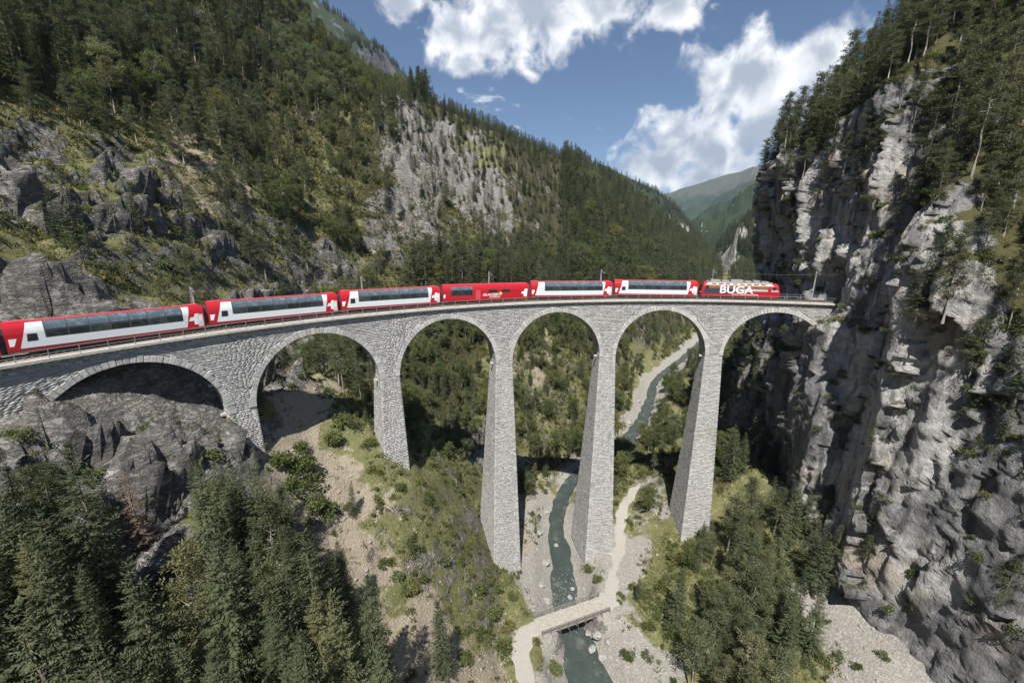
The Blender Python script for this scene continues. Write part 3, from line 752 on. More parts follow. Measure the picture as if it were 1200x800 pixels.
# --- deck edge: cornice slab, corbels, ballast trough
def ribbon(s0, s1, o0, o1, z0, z1, ds=1.2):
    mb = MB(); S_ = np.linspace(s0, s1, int(abs(s1-s0)/ds)+2)
    n = len(S_)
    for a in S_:
        for (o_, z_) in ((o0, z0), (o1, z0), (o1, z1), (o0, z1)): mb.v.append(pos(a, o_, z_+track_z(a)))
    for i in range(n-1):
        for j in range(4): mb.f.append((i*4+j, i*4+(j+1) % 4, i*4+4+(j+1) % 4, i*4+4+j)); mb.m.append(0)
    mb.f += [(3, 2, 1, 0), ((n-1)*4, (n-1)*4+1, (n-1)*4+2, (n-1)*4+3)]; mb.m += [0, 0]
    return mb
for sg in (1, -1):
    cor = vbuild(ribbon(SL, SR-1, sg*1.6, sg*2.52, -0.34, -0.02), 'cornice', [M_CONC])
    mb = MB()
    for s in np.arange(SR, SL, 1.15):
        c8 = []
        for (o_, z_) in ((1.95, -.62), (2.40, -.50), (2.40, -.343), (1.95, -.343)): pass
        w = 0.17
        P8 = [pos(s-w, sg*1.95, track_z(s)-.66), pos(s+w, sg*1.95, track_z(s)-.66), pos(s+w, sg*2.40, track_z(s)-.52), pos(s-w, sg*2.40, track_z(s)-.52),
              pos(s-w, sg*1.95, track_z(s)-.343), pos(s+w, sg*1.95, track_z(s)-.343), pos(s+w, sg*2.40, track_z(s)-.343), pos(s-w, sg*2.40, track_z(s)-.343)]
        mb.quadbox(P8)
    tag(vbuild(mb, 'corbels', [M_CONC], cor), kind='stuff')
    # railing: uprights, a top tube and a middle tube
    rl = MB()
    for zz in (1.02, 0.56):
        rl.tube([pos(a, sg*2.40, track_z(a)+zz) for a in np.arange(-72 if sg > 0 else -74, SL, 1.6)], 0.028, 5)
    rail = vbuild(rl, 'railing', [M_RAIL])
    pm = MB().box(-.035, .035, -.035, .035, -.03, 1.05).me('railing_post', [M_RAIL])
    for s in np.arange(-72 if sg > 0 else -74, 90, 2.5):
        p = ob('railing_post', pm, rail); p.location = pos(s, sg*2.40, track_z(s)); p.rotation_euler = (0, 0, s/100)
# --- track
trk_o = empty('railway_track', pos(0, 0, 0)); tag(trk_o, 'single railway track with steel rails and sleepers on the viaduct deck', 'railway track')
TO = Vector(trk_o.location)
def tbuild(mb, name, mats): 
    o = mb.build(name, mats, trk_o); o.location = -TO; return o
bl = ribbon(SL, -92, -1.58, 1.58, -0.345, 0.02); tag(tbuild(bl, 'ballast', [M_BALLAST]), kind='stuff')
for o_ in (-.53, .53): tbuild(ribbon(SL, -92, o_-.035, o_+.035, 0.10, 0.26), 'rail', [M_DARKSTEEL])
sm = MB().box(-.11, .11, -.95, .95, -.02, .11).me('sleeper', [M_SLEEPER])
for s in np.arange(-86, 78, 0.62):
    q = ob('sleeper', sm, trk_o); x, y, z = pos(s, 0, track_z(s)); q.location = Vector((x, y, z))-TO; q.rotation_euler = (0, 0, s/100 + math.pi/2)
# --- catenary masts behind the train and the wire they carry
M_MAST = plain('galvanised_mast', (0.46, 0.47, 0.47), 0.55, 0.3, var=0.12)
MAST_S = [75.5, 50.5, 26.5, 2.0, -22.5, -46.5, -66.0]
near_what = ['at the left edge above the arch nearest the hillside', 'behind the gap between the two leftmost windowed carriages', 'behind the carriage just left of the all-red one', 'behind the all-red dining carriage', 'behind the gap between the two white carriages nearest the engine',
             'behind the rear of the locomotive', 'close to the tunnel mouth']
for s, w in zip(MAST_S, near_what):
    m_ = empty('catenary_mast', pos(s, -2.35, track_z(s)-0.3), s/100); tag(m_, 'grey steel overhead line mast '+w, 'mast', 'overhead line masts along the viaduct')
    mb = MB().box(-.09, .09, -.10, -.08, 0, 6.3).box(-.09, .09, .08, .10, 0, 6.3).box(-.012, .012, -.0795, .0795, 0, 6.3); mb.build('post', [M_MAST], m_)
    mb = MB().tube([(-.05, 0, 5.9), (-2.5, 0, 5.75)], .03, 5).tube([(-.05, 0, 6.25), (-2.3, 0, 5.80)], .018, 4); mb.build('bracket_arm', [M_MAST], m_)
    mb = MB().tube([(-.55, 0, 5.87), (-.75, 0, 5.86)], .075, 8); mb.build('insulator', [plain('insulator', (0.16, 0.09, 0.05), .3)] if s == MAST_S[0] else [bpy.data.materials['insulator']], m_)
    MB().box(-.2, .2, -.2, .2, -.3, .02).build('base_plate', [M_CONC], m_)
wr = MB()
S_ = np.arange(-84, 100, 2.0)
wr.tube([pos(s, 0.05, track_z(s)+5.35) for s in S_], .02, 4)
wr.tube([pos(s, 0.05, track_z(s)+5.55+0.25*math.cos((s-2)*2*math.pi/24.3)) for s in S_], .018, 4)
tag(wr.build('contact_wire', [M_DARKSTEEL]), 'thin dark overhead contact wire strung above the train', 'wire')
# ================================================================== TRAIN
M_RED = plain('red_paint', (0.43, 0.012, 0.022), 0.32, spec=0.5, var=0.05)
M_REDROOF = plain('faded_red_roof', (0.56, 0.07, 0.08), 0.55, spec=0.5, var=0.12)
M_WHITE = plain('silver_white_paint', (0.66, 0.70, 0.73), 0.35, spec=0.5, var=0.03)
M_LOGO = plain('white_marking', (0.82, 0.82, 0.82), 0.4, var=0.01)
M_UNDER = plain('underframe', (0.035, 0.033, 0.033), 0.7, 0.2, var=0.4)
M_GREYD = plain('dark_grey_rubber', (0.06, 0.06, 0.065), 0.6, var=0.2)
M_DOORP = plain('pale_door_paint', (0.62, 0.62, 0.60), 0.4, var=0.05)
M_INT = plain('dim_interior', (0.05, 0.045, 0.04), 0.8, var=0.6, vscale=2.5)
def glass_mat(name, col, rough=0.06):
    m, t, b = new_mat(name)
    P = t.add('ShaderNodeTexCoord').outputs['Object']
    n = t.noise(P, 1.6, 3, 0.6)
    t.put(b.inputs['Base Color'], t.mix(t.step(n, .45, .65), col, tuple(c*1.7+0.006 for c in col)))
    b.inputs['Roughness'].default_value = rough; b.inputs['Specular IOR Level'].default_value = 0.7; b.inputs['IOR'].default_value = 1.55
    return m
M_GLASS = glass_mat('tinted_window_glass', (0.014, 0.020, 0.020))
M_GLASSES = [M_GLASS, glass_mat('glass_painted_reflection', (0.045, 0.058, 0.056)), glass_mat('glass_painted_reflection_faint', (0.030, 0.040, 0.040))]  # paler glass colours stand in for differing reflections from pane to pane
M_GLASSU = glass_mat('roof_glass_painted_sky', (0.085, 0.115, 0.135), 0.12)  # the sky's blue reflection is put into the base colour
# section of the car body (half): y outwards, z up from the rail head
PROF = [(1.22, .42), (1.33, .80), (1.345, 1.4), (1.345, 2.45), (1.31, 2.70), (1.21, 3.05), (1.06, 3.32), (0.84, 3.49), (0.45, 3.585), (0.0, 3.61)]
ZR = 0.26
def prof_y(z, P=PROF):
    return float(np.interp(z, [q[1] for q in P], [q[0] for q in P]))
def side_patch(poly, out, nz=0.12, side=-1, P=PROF):
    """a thin sheet on the car's flank: poly is (x, z) outline as trapezoid (xb0,xb1,z0,xt0,xt1,z1), following the body's curve"""
    xb0, xb1, z0, xt0, xt1, z1 = poly
    ks = sorted(set([z0, z1] + [q[1] for q in P if z0 < q[1] < z1])); V = []; F = []
    for z in ks:
        f = (z-z0)/(z1-z0); xa = xb0+(xt0-xb0)*f; xb = xb1+(xt1-xb1)*f; y = prof_y(z, P)+out
        V += [(xa, side*y, z), (xb, side*y, z), (xb, side*(y-out-0.01), z), (xa, side*(y-out-0.01), z)]
    n = len(ks)
    for i in range(n-1):
        for j in range(4):
            q = (i*4+j, i*4+(j+1) % 4, i*4+4+(j+1) % 4, i*4+4+j); F.append(q if side < 0 else q[::-1])
    F += [(3, 2, 1, 0), ((n-1)*4, (n-1)*4+1, (n-1)*4+2, (n-1)*4+3)] if side < 0 else [(0, 1, 2, 3), ((n-1)*4+3, (n-1)*4+2, (n-1)*4+1, (n-1)*4)]
    return np.array(V), F
def patch(name, mat, parent, poly, out=0.012, side=-1, P=PROF):
    V, F = side_patch(poly, out, side=side, P=P); return ob(name, mesh_np(name, V, F, False, mat), parent)
def flat_poly(name, mat, parent, pts, y, side=-1, th=0.012):
    """a flat outline (x, z) standing th proud of the flank"""
    n = len(pts); V = [(x, side*(y+th), z) for x, z in pts] + [(x, side*(y-0.01), z) for x, z in pts]
    F = [tuple(range(n)), tuple(range(2*n-1, n-1, -1))] + [(i, n+i, n+(i+1) % n, (i+1) % n) for i in range(n)]
    return ob(name, mesh_np(name, np.array(V), F, False, mat), parent)
_txt = {}
def text_mesh(txt, size, shear=0.0, bold=0.0, wid=1.0):
    key = (txt, size, shear, bold, wid)
    if key in _txt: return _txt[key]
    cu = bpy.data.curves.new('lettering', 'FONT'); cu.body = txt; cu.size = size; cu.extrude = 0.008; cu.shear = shear; cu.offset = bold; cu.align_x = 'CENTER'; cu.align_y = 'CENTER'; cu.resolution_u = 3
    o = bpy.data.objects.new('lettering_tmp', cu); COL.objects.link(o)
    dg = bpy.context.evaluated_depsgraph_get(); me = bpy.data.meshes.new_from_object(o.evaluated_get(dg)); me.name = 'lettering'
    bpy.data.objects.remove(o); bpy.data.curves.remove(cu)
    for v in me.vertices: v.co.x *= wid
    _txt[key] = me; return me
def lettering(txt, size, x, z, y, mat, parent, shear=0.0, bold=0.0, wid=1.0):
    me = text_mesh(txt, size, shear, bold, wid)
    if not me.materials: me.materials.append(mat)
    o = ob('lettering', me, parent); o.location = (x, -y, z); o.rotation_euler = (math.pi/2, 0, 0); return o

def body_loft(L, P, front_slope=None, n_x=2):
    """closed body: the section swept along x; a sloped nose where wanted"""
    full = [(-y, z) for y, z in P] + [(y, z) for y, z in P[::-1]][1:]
    V = []; F = []; m = len(full)
    for x in (-L/2, L/2):
        for y, z in full:
            dx = 0.0
            if front_slope: dx = -front_slope(z)*(1 if x > 0 else -1)
            V.append((x+dx, y, z))
    for j in range(m-1): F.append((j, m+j, m+j+1, j+1))
    F.append((m-1, 2*m-1, m, 0)); F.append(tuple(range(m))); F.append(tuple(range(2*m-1, m-1, -1)))
    return np.array(V), F
def bogie(parent, x):
    b = MB()
    b.box(x-1.25, x+1.25, -.92, -.84, .18, .42); b.box(x-1.25, x+1.25, .84, .92, .18, .42); b.box(x-.25, x+.25, -.83, .83, .2, .40)
    q = b.build('bogie', [M_UNDER], parent)
    for dx in (-.9, .9):
        w = MB()
        for sg in (-1, 1): w.tube([(x+dx, sg*.50, .115), (x+dx, sg*.62, .115)], .36, 18)
        w.tube([(x+dx, -.5, .115), (x+dx, .5, .115)], .07, 8); w.build('wheelset', [M_DARKSTEEL], q)
def place(o, s):
    x, y, z = pos(s, 0, track_z(s)+ZR); o.location = (x, y, z)
    a = s/100; o.rotation_euler = (0, math.atan(GRADE)*-1*-1*0, a-math.pi/2)

S0 = -42.87; CAR = 18.542; BL = 17.85
def cross_logo(parent, x0, side=-1):
    """broken white cross at the carriage's right end"""
    y = 1.345
    flat_poly('cross_marking', M_LOGO, parent, [(x0+.15, 1.15), (x0+1.15, 1.15), (x0+1.15, 1.0), (x0+1.5, 1.0), (x0+1.75, 1.95), (x0+1.75, 2.28), (x0+1.05, 2.28), (x0+.95, 1.95), (x0+.35, 1.95)][:3] + [(x0+1.15, 1.15), (x0+1.35, 1.9), (x0+.35, 1.9)], y, side)
def panorama_car(s, label, small_window=True, group='panorama carriages'):
    e = empty('panorama_carriage'); tag(e, label, 'train carriage', group); place(e, s)
    V, F = body_loft(BL, PROF); body = ob('body', mesh_np('body', V, F, False, M_RED), e)
    h = BL/2; X = lambda f: -h+BL*f
    for sd_ in (-1, 1):
        # white flank with its raked ends; the lower edge leaves a red band
        patch('white_flank', M_WHITE, e, (X(.052), X(.885), .84, X(.082), X(.905), 2.70), .012, sd_)
        patch('window_rail', M_GREYD, e, (X(.165), X(.865), 2.61, X(.165), X(.865), 2.69), .034, sd_)
        patch('white_shoulder', M_WHITE, e, (X(.082), X(.905), 2.701, X(.094), X(.913), 3.50), .012, sd_)
        if small_window: patch('small_window', M_GLASS, e, (X(.085), X(.13), 1.55, X(.09), X(.13), 2.35), .03, sd_)
        x0, x1, n = (.165, .865, 7) if small_window else (.165, .875, 7)
        for k in range(n):
            a, b = X(x0+(x1-x0)*k/n)+.08, X(x0+(x1-x0)*(k+1)/n)-.08
            patch('window_pane', M_GLASSES[2] if (k*7+int(s)) % 3 == 1 else M_GLASSES[0], e, (a, b, 1.80, a, b, 2.60), .03, sd_)
            patch('roof_pane', M_GLASSU, e, (a, b, 2.70, a, b, 3.55), .03, sd_)
        patch('window_surround', M_GREYD, e, (X(x0)-.04, X(x1)+.04, 1.75, X(x0)-.04, X(x1)+.04, 3.565), .02, sd_)
        # white marks on the red ends, the door
        y = 1.345
        flat_poly('end_marking', M_LOGO, e, [(X(.012), 1.15), (X(.030), 1.15), (X(.045), 1.95), (X(.012), 1.95)], y, sd_)
        flat_poly('cross_marking', M_LOGO, e, [(X(.900), 1.62), (X(.914), 2.12), (X(.934), 2.12), (X(.943), 2.55), (X(.968), 2.55), (X(.958), 1.10), (X(.934), 1.10), (X(.934), 1.62)], y, sd_)
        d = patch('door', M_DOORP, e, (X(.958), X(.992), .75, X(.958), X(.992), 2.45), .018, sd_)
        patch('door_window', M_LOGO, d, (X(.965), X(.985), 1.5, X(.965), X(.985), 2.2), .03, sd_)
    rf = MB().box(-h+.2, h-.2, -.42, .42, 3.56, 3.63); rf.build('roof_ridge', [M_REDROOF], e)
    MB().box(-h+.3, -h+1.9, -.55, .55, 3.55, 3.70).build('air_conditioning_unit', [M_REDROOF], e)
    MB().box(h-1.7, h-.2, -.55, .55, 3.55, 3.70).build('air_conditioning_unit', [M_REDROOF], e)
    MB().box(-5.2, 5.2, -1.0, 1.0, .12, .50).build('underframe', [M_UNDER], e)
    MB().box(h-.01, h+.34, -.72, .72, .55, 3.0).build('gangway_bellows', [M_GREYD], e)
    MB().box(-h-.34, -h+.01, -.72, .72, .55, 3.0).build('gangway_bellows', [M_GREYD], e)
    for x in (-6.2, 6.2): bogie(e, x)
    return e
cars = [(1, 'white and red panorama carriage coupled directly behind the locomotive', True), (2, 'white and red panorama carriage just right of the all-red dining carriage', False),
        (4, 'white and red panorama carriage just left of the all-red dining carriage', True), (5, 'white and red panorama carriage above the second arch from the left', True),
        (6, 'largest white and red panorama carriage, above the leftmost arch', True)]
for k, lab, sw in cars: panorama_car(S0 + (k-.5)*CAR, lab, sw)
def dining_car(s):
    e = empty('dining_carriage'); tag(e, 'all-red dining carriage with white lettering in the middle of the train', 'train carriage'); place(e, s)
    V, F = body_loft(BL, PROF); ob('body', mesh_np('body', V, F, False, M_RED), e); h = BL/2; X = lambda f: -h+BL*f
    for sd_ in (-1, 1):
        for k in range(2):
            a, b = X(.09+.12*k)+.05, X(.09+.12*(k+1))-.05
            patch('window_pane', M_GLASS, e, (a, b, 1.60, a, b, 2.60), .03, sd_); patch('roof_pane', M_GLASSU, e, (a, b, 2.64, a, b, 3.2), .03, sd_)
        patch('window_surround', M_GREYD, e, (X(.09), X(.33), 1.55, X(.09), X(.33), 3.24), .02, sd_)
        for f0, f1 in ((.51, .615), (.665, .77)): patch('kitchen_window', M_GLASS, e, (X(f0), X(f1), 1.98, X(f0), X(f1), 2.55), .03, sd_)
        patch('service_door', M_REDROOF, e, (X(.365), X(.42), .6, X(.365), X(.42), 2.5), .012, sd_)
        flat_poly('cross_marking', M_LOGO, e, [(X(.905), 1.55), (X(.918), 2.0), (X(.94), 2.0), (X(.948), 2.5), (X(.985), 2.5), (X(.975), .95), (X(.94), .95), (X(.932), 1.55)], 1.345, sd_)
        flat_poly('end_marking', M_LOGO, e, [(X(.008), 1.15), (X(.022), 1.15), (X(.032), 1.8), (X(.008), 1.8)], 1.345, sd_)
    lettering('GLACIER', .62, X(.535), 1.55, 1.352, M_LOGO, e, .25, .012, 1.35); lettering('EXPRESS', .50, X(.585), 1.06, 1.35, M_LOGO, e, .25, 0, 1.2)
    M_GOLD = plain('gold_emblem', (0.62, 0.45, 0.16), .4, .2, var=.2)
    flat_poly('round_emblem', M_GOLD, e, [(X(.655)+.36*math.cos(t), 1.72+.36*math.sin(t)) for t in np.linspace(0, 2*math.pi, 17)[:-1]], 1.345)
    flat_poly('emblem_star', M_LOGO, e, [(X(.655)+(.22 if i % 2 else .09)*math.cos(t), 1.72+(.22 if i % 2 else .09)*math.sin(t)) for i, t in enumerate(np.linspace(0, 2*math.pi, 17)[:-1])], 1.36)
    MB().box(-h+.2, h-.2, -.42, .42, 3.56, 3.63).build('roof_ridge', [M_REDROOF], e)
    MB().box(-5.2, 5.2, -1.0, 1.0, .12, .50).build('underframe', [M_UNDER], e)
    for x in (-h-.34, h): MB().box(x, x+.34, -.72, .72, .55, 3.0).build('gangway_bellows', [M_GREYD], e)
    for x in (-6.2, 6.2): bogie(e, x)
dining_car(S0 + 2.5*CAR)
def plain_red_car(s):
    e = empty('red_carriage'); tag(e, 'red carriage cut off by the left edge of the picture', 'train carriage'); place(e, s)
    V, F = body_loft(BL, PROF); ob('body', mesh_np('body', V, F, False, M_RED), e); h = BL/2; X = lambda f: -h+BL*f
    for sd_ in (-1, 1):
        for k in range(7):
            a, b = X(.12+.11*k)+.1, X(.12+.11*(k+1))-.1; patch('window_pane', M_GLASS, e, (a, b, 1.5, a, b, 2.4), .03, sd_)
        flat_poly('cross_marking', M_LOGO, e, [(X(.92), 1.0), (X(.945), 2.1), (X(.958), 2.1), (X(.935), 1.0)], 1.345, sd_)
    MB().box(-h+.2, h-.2, -.42, .42, 3.56, 3.63).build('roof_ridge', [M_REDROOF], e)
    for x in (-h-.34, h): MB().box(x, x+.34, -.72, .72, .55, 3.0).build('gangway_bellows', [M_GREYD], e)
    for x in (-6.2, 6.2): bogie(e, x)
plain_red_car(S0 + 6.5*CAR)

# ------------------------------------------------------------------ locomotive
PL = [(1.25, .38), (1.36, .70), (1.38, 1.3), (1.38, 2.30), (1.33, 2.62), (1.16, 3.02), (0.98, 3.22), (0.6, 3.30), (0.0, 3.33)]
def loco(s):
    e = empty('locomotive'); tag(e, 'red electric locomotive with large white lettering at the head of the train', 'locomotive'); place(e, s)
    L = 15.6; h = L/2
    sl = lambda z: float(np.interp(z, [.38, 1.2, 1.5, 2.9, 3.33], [.22, 0, .08, .42, .85]))
    V, F = body_loft(L, PL, sl); ob('body', mesh_np('body', V, F, False, M_RED), e)
    M_BLUE = plain('dark_blue_paint', (0.035, 0.05, 0.085), .35, var=.2); M_LBLUE = plain('pale_blue_paint', (0.42, 0.52, 0.60), .35, var=.2, vscale=.6); M_BROWN = plain('brown_paint', (0.24, 0.095, 0.04), .4, var=.35, vscale=.8)
    M_CREAM = plain('cream_roof_panel', (0.62, 0.60, 0.55), .5, var=.1); M_GREY = plain('grey_roof_plating', (0.40, 0.39, 0.375), .5, .2, var=.2)
    X = lambda f: -h+L*f
    for sd_ in (-1, 1):
        patch('blue_rear_field', M_BLUE, e, (X(.03), X(.42), 1.02, X(.055), X(.42), 2.05), .012, sd_, PL)
        patch('brown_band', M_BROWN, e, (X(.055), X(.93), 2.055, X(.085), X(.905), 2.72), .012, sd_, PL)
        patch('pale_band', M_LBLUE, e, (X(.422), X(.985), 1.66, X(.425), X(.955), 2.053), .012, sd_, PL)
        lv = patch('roof_edge_panel', M_CREAM, e, (X(.06), X(.925), 2.78, X(.085), X(.88), 3.19), .03, sd_, PL)
        for q in range(8): patch('louvre', M_UNDER, lv, (X(.13+.089*q), X(.13+.089*q+.066), 2.90, X(.13+.089*q), X(.13+.089*q+.066), 3.12), .045, sd_, PL)
        patch('cab_side_window', M_GLASS, e, (X(.895), X(.945), 2.0, X(.905), X(.935), 2.62), .03, sd_, PL); patch('cab_side_window', M_GLASS, e, (X(.055), X(.105), 2.0, X(.065), X(.095), 2.62), .03, sd_, PL)
        patch('cab_door', M_RED, e, (X(.845), X(.885), .7, X(.845), X(.885), 2.6), .022, sd_, PL)
    for sg in (-1, 1):
        a, b = sg*(h-.08), sg*(h-.38)
        V = [(a+sg*.02, -1.12, 1.62), (a+sg*.02, 1.12, 1.62), (b+sg*.02, 1.0, 2.72), (b+sg*.02, -1.0, 2.72)]; V2 = [(x-sg*.06, y, z) for x, y, z in V]
        MB().quadbox(V2+V if sg > 0 else V+V2).build('windscreen', [M_GLASS], e)
        for y in (-.95, .95):
            MB().tube([(sg*(h-.02), y, 1.15), (sg*(h+.05), y, 1.15)], .13, 10).build('headlight', [M_LOGO], e)
        MB().tube([(sg*(h-.2), 0, .62), (sg*(h+.32), 0, .62)], .09, 8).box(sg*(h+.30)-.05, sg*(h+.30)+.05, -.28, .28, .5, .74).build('coupler', [M_UNDER], e)
        MB().box(sg*(h-.3)-.06, sg*(h-.3)+.06, -1.15, 1.15, .02, .36).build('snow_plough', [M_UNDER], e)
    lettering('BÜGA', 2.15, X(.45), 1.80, 1.398, M_LOGO, e, 0, .05, 1.15)
    lettering('Bündner Gewerbeausstellung', .44, X(.565), .93, 1.392, M_LOGO, e)
    # roof: edge rails, resistor boxes, insulators and two pantographs
    MB().box(-6.3, 6.2, -.93, -.85, 3.25, 3.52).box(-6.3, 6.2, .85, .93, 3.25, 3.52).build('roof_side_rail', [M_GREY], e)
    for x0, x1, hh in ((-5.8, -3.9, .52), (-3.5, -2.2, .40), (-1.8, .6, .58), (1.0, 2.2, .42), (2.6, 3.9, .52), (4.3, 5.6, .38)):
        MB().box(x0, x1, -.7, .7, 3.28, 3.28+hh).build('roof_box', [M_GREY], e)
    for x in (-2.0, .8, 2.4, 4.1): MB().tube([(x, -.3, 3.3), (x, -.3, 3.75)], .06, 8).build('insulator', [bpy.data.materials['insulator']], e)
    def panto(x, z):
        p = MB()
        for y in (-.45, .45): p.tube([(x, y, 3.55), (x+1.5, y*.8, 3.62+(z-3.6)*.5), (x+.2, y*.5, z)], .025, 5)
        q = p.build('pantograph', [M_DARKSTEEL], e); MB().tube([(x+.2, -.8, z-.05), (x+.2, -.5, z+.03), (x+.2, .5, z+.03), (x+.2, .8, z-.05)], .03, 5).build('contact_shoe', [M_DARKSTEEL], q)
    panto(-5.6, 5.05); panto(3.9, 3.95)
    MB().box(-3.2, 3.2, -1.05, 1.05, .10, .50).build('underframe', [M_UNDER], e)
    for x in (-4.9, 4.9): bogie(e, x)
loco(S0 - 8.25)
# ================================================================== RIVER, ROAD, LITTLE BRIDGE, STONES
def strip(name, L, hw_fn, dz, mat, lab, cat=None, drape=False, nx=9, noise=0.8):
    L = np.asarray(L); tg_ = np.gradient(L[:, :2], axis=0); tg_ /= np.linalg.norm(tg_, axis=1)[:, None]; nn = np.stack([-tg_[:, 1], tg_[:, 0]], -1)
    V = []; n = len(L)
    nl = fbm(np.stack([L[:, 0], L[:, 1], L[:, 0]*0+3], -1), 5, 3, 2)*noise; nr = fbm(np.stack([L[:, 0], L[:, 1], L[:, 0]*0+9], -1), 5, 3, 8)*noise
    for i in range(n):
        h0, h1 = hw_fn(i, L[i]); 
        for k in range(nx):
            f = k/(nx-1); o_ = -(h0+nl[i]) + (h0+nl[i]+h1+nr[i])*f
            x, y = L[i, 0]+nn[i, 0]*o_, L[i, 1]+nn[i, 1]*o_
            z = L[i, 2]+dz
            if drape: z = max(float(ground_at(np.array([x]), np.array([y]))[0]), L[i, 2]-0.4) + dz*(1 if 0 < k < nx-1 else -1.2)
            V.append((x, y, z))
    F = np.array([(i*nx+k, (i+1)*nx+k, (i+1)*nx+k+1, i*nx+k+1) for i in range(n-1) for k in range(nx-1)])[:, ::-1]
    o = ob(name, mesh_np(name, np.array(V), F, True, mat)); tag(o, lab, cat, kind='structure'); return o
def water_mat():
    m, t, b = new_mat('river_water')
    P = t.geo().outputs['Position']; n1 = t.noise(P, 0.35, 4, .6); n2 = t.noise(t.mapping(P, (.7, 1.5, 1)), 1.3, 6, .7, 1.5); n3 = t.noise(P, 5.5, 3, .6)
    f = t.attr('foam').outputs['Fac']
    c = t.mix(n1, (0.028, 0.040, 0.036), (0.075, 0.092, 0.082))
    c = t.mix(t.step(n1, .55, .75), c, (0.15, 0.15, 0.125))
    foam = t.step(t.math('ADD', t.math('MULTIPLY', n2, 1.0), t.math('MULTIPLY', f, 0.22)), .74, .95)
    c = t.mix(t.math('MULTIPLY', foam, .8), c, (0.62, 0.66, 0.66))
    t.put(b.inputs['Base Color'], c); t.put(b.inputs['Roughness'], t.mixf(foam, 0.10, 0.6)); b.inputs['IOR'].default_value = 1.33
    t.put(b.inputs['Normal'], t.bump(t.math('ADD', n2, t.math('MULTIPLY', n3, .4)), 0.16))
    return m
i0 = np.argmin(np.abs(RIVER[:, 0]-30)); i1 = np.argmin(np.abs(RIVER[:, 0]-330))
RV = []
for i in range(i0, i1):
    for k in range(4): RV.append(RIVER[i]*(1-k/4)+RIVER[i+1]*k/4)
RV = np.array(RV)
_rt = np.concatenate([[0], np.cumsum(np.hypot(*np.diff(RV[:, :2], axis=0).T))])
def river_w(i, p): 
    x = p[0]; w = .86*np.interp(x, [40, 68, 74, 80, 88, 98, 112, 128, 142, 160, 180, 230], [4.2, 4.6, 4.2, 3.0, 3.2, 2.9, 2.3, 2.4, 3.0, 2.8, 2.4, 2.0]); return (w, w)
wo = strip('river', RV, river_w, -0.05, water_mat(), 'grey-green mountain river with white riffles flowing under the viaduct', 'river', nx=9)
at = wo.data.attributes.new('foam', 'FLOAT', 'POINT'); vx = np.array([v.co.x for v in wo.data.vertices])
at.data.foreach_set('value', np.interp(vx, [60, 75, 79, 84, 92, 100, 112, 125, 150, 158, 172, 240], [0, .0, .7, 1.0, .9, .35, .45, .9, .9, .1, .5, .8]).astype(np.float32))
def road_mat():
    m, t, b = new_mat('gravel_road')
    P = t.geo().outputs['Position']; n = t.noise(P, 0.8, 5, .65); g = t.noise(P, 7, 3, .7)
    c = t.mix(n, (0.27, 0.25, 0.22), (0.37, 0.35, 0.315)); c = t.mix(t.math('MULTIPLY', g, .35), c, (0.50, 0.475, 0.43))
    t.put(b.inputs['Base Color'], c); b.inputs['Roughness'].default_value = .95; b.inputs['Specular IOR Level'].default_value = .15
    t.put(b.inputs['Normal'], t.bump(t.math('ADD', n, t.math('MULTIPLY', g, .4)), .12)); return m
M_ROAD = road_mat()
def dens_line(L, m=3): return np.array([L[i]*(1-k/m)+L[i+1]*k/m for i in range(len(L)-1) for k in range(m)] + [L[-1]])
strip('road', dens_line(ROAD_L), lambda i, p: (1.9, 1.9), .05, M_ROAD, 'pale gravel road leading to the little bridge from the left bank', 'road', True, 9, 1.0)
strip('path', dens_line(ROAD_R), lambda i, p: ((2.6, 2.6) if i < 20 else (1.2, 1.2)), .05, M_ROAD, 'pale gravel track climbing past the tall pier on the right bank', 'path', True, 9, 1.0)

# the little bridge
br = empty('road_bridge', (78.9, -8.3, -60.0), math.atan2(-14.4, .5)); tag(br, 'small flat road bridge with timber railings over the river', 'bridge')
M_DECK = plain('worn_deck_concrete', (0.33, 0.305, 0.265), .9, var=.2, vscale=1.5, bump=.02); M_WOODR = plain('weathered_timber', (0.17, 0.155, 0.14), .85, var=.3, vscale=4)
LB = 7.6
mb = MB()
MB().box(-LB, LB, -1.85, 1.85, -.22, .10).build('deck', [M_DECK], br)
for y in (-1.5, 0, 1.5): MB().box(-LB+.3, LB-.3, y-.14, y+.14, -.75, -.222).build('girder', [M_DARKSTEEL], br)
for x in (-LB-.35, LB-.35): MB().box(x, x+.7, -2.1, 2.1, -3.2, -.225).build('abutment', [M_CONC], br)
for y in (-1.93, 1.93):
    rl = MB()
    for z in (.42, .74, 1.08): rl.box(-LB, LB, y-.035, y+.035, z-.07, z+.07)
    r_ = rl.build('railing', [M_WOODR], br)
    for x in np.linspace(-LB+.15, LB-.15, 9):
        sg = 1 if y > 0 else -1
        MB().box(x-.07, x+.07, y+sg*.037-.06, y+sg*.037+.06, -.5, 1.18).tube([(x, y+sg*.75, -.45), (x, y+sg*.1, .85)], .04, 4).build('railing_post', [M_WOODR], r_)

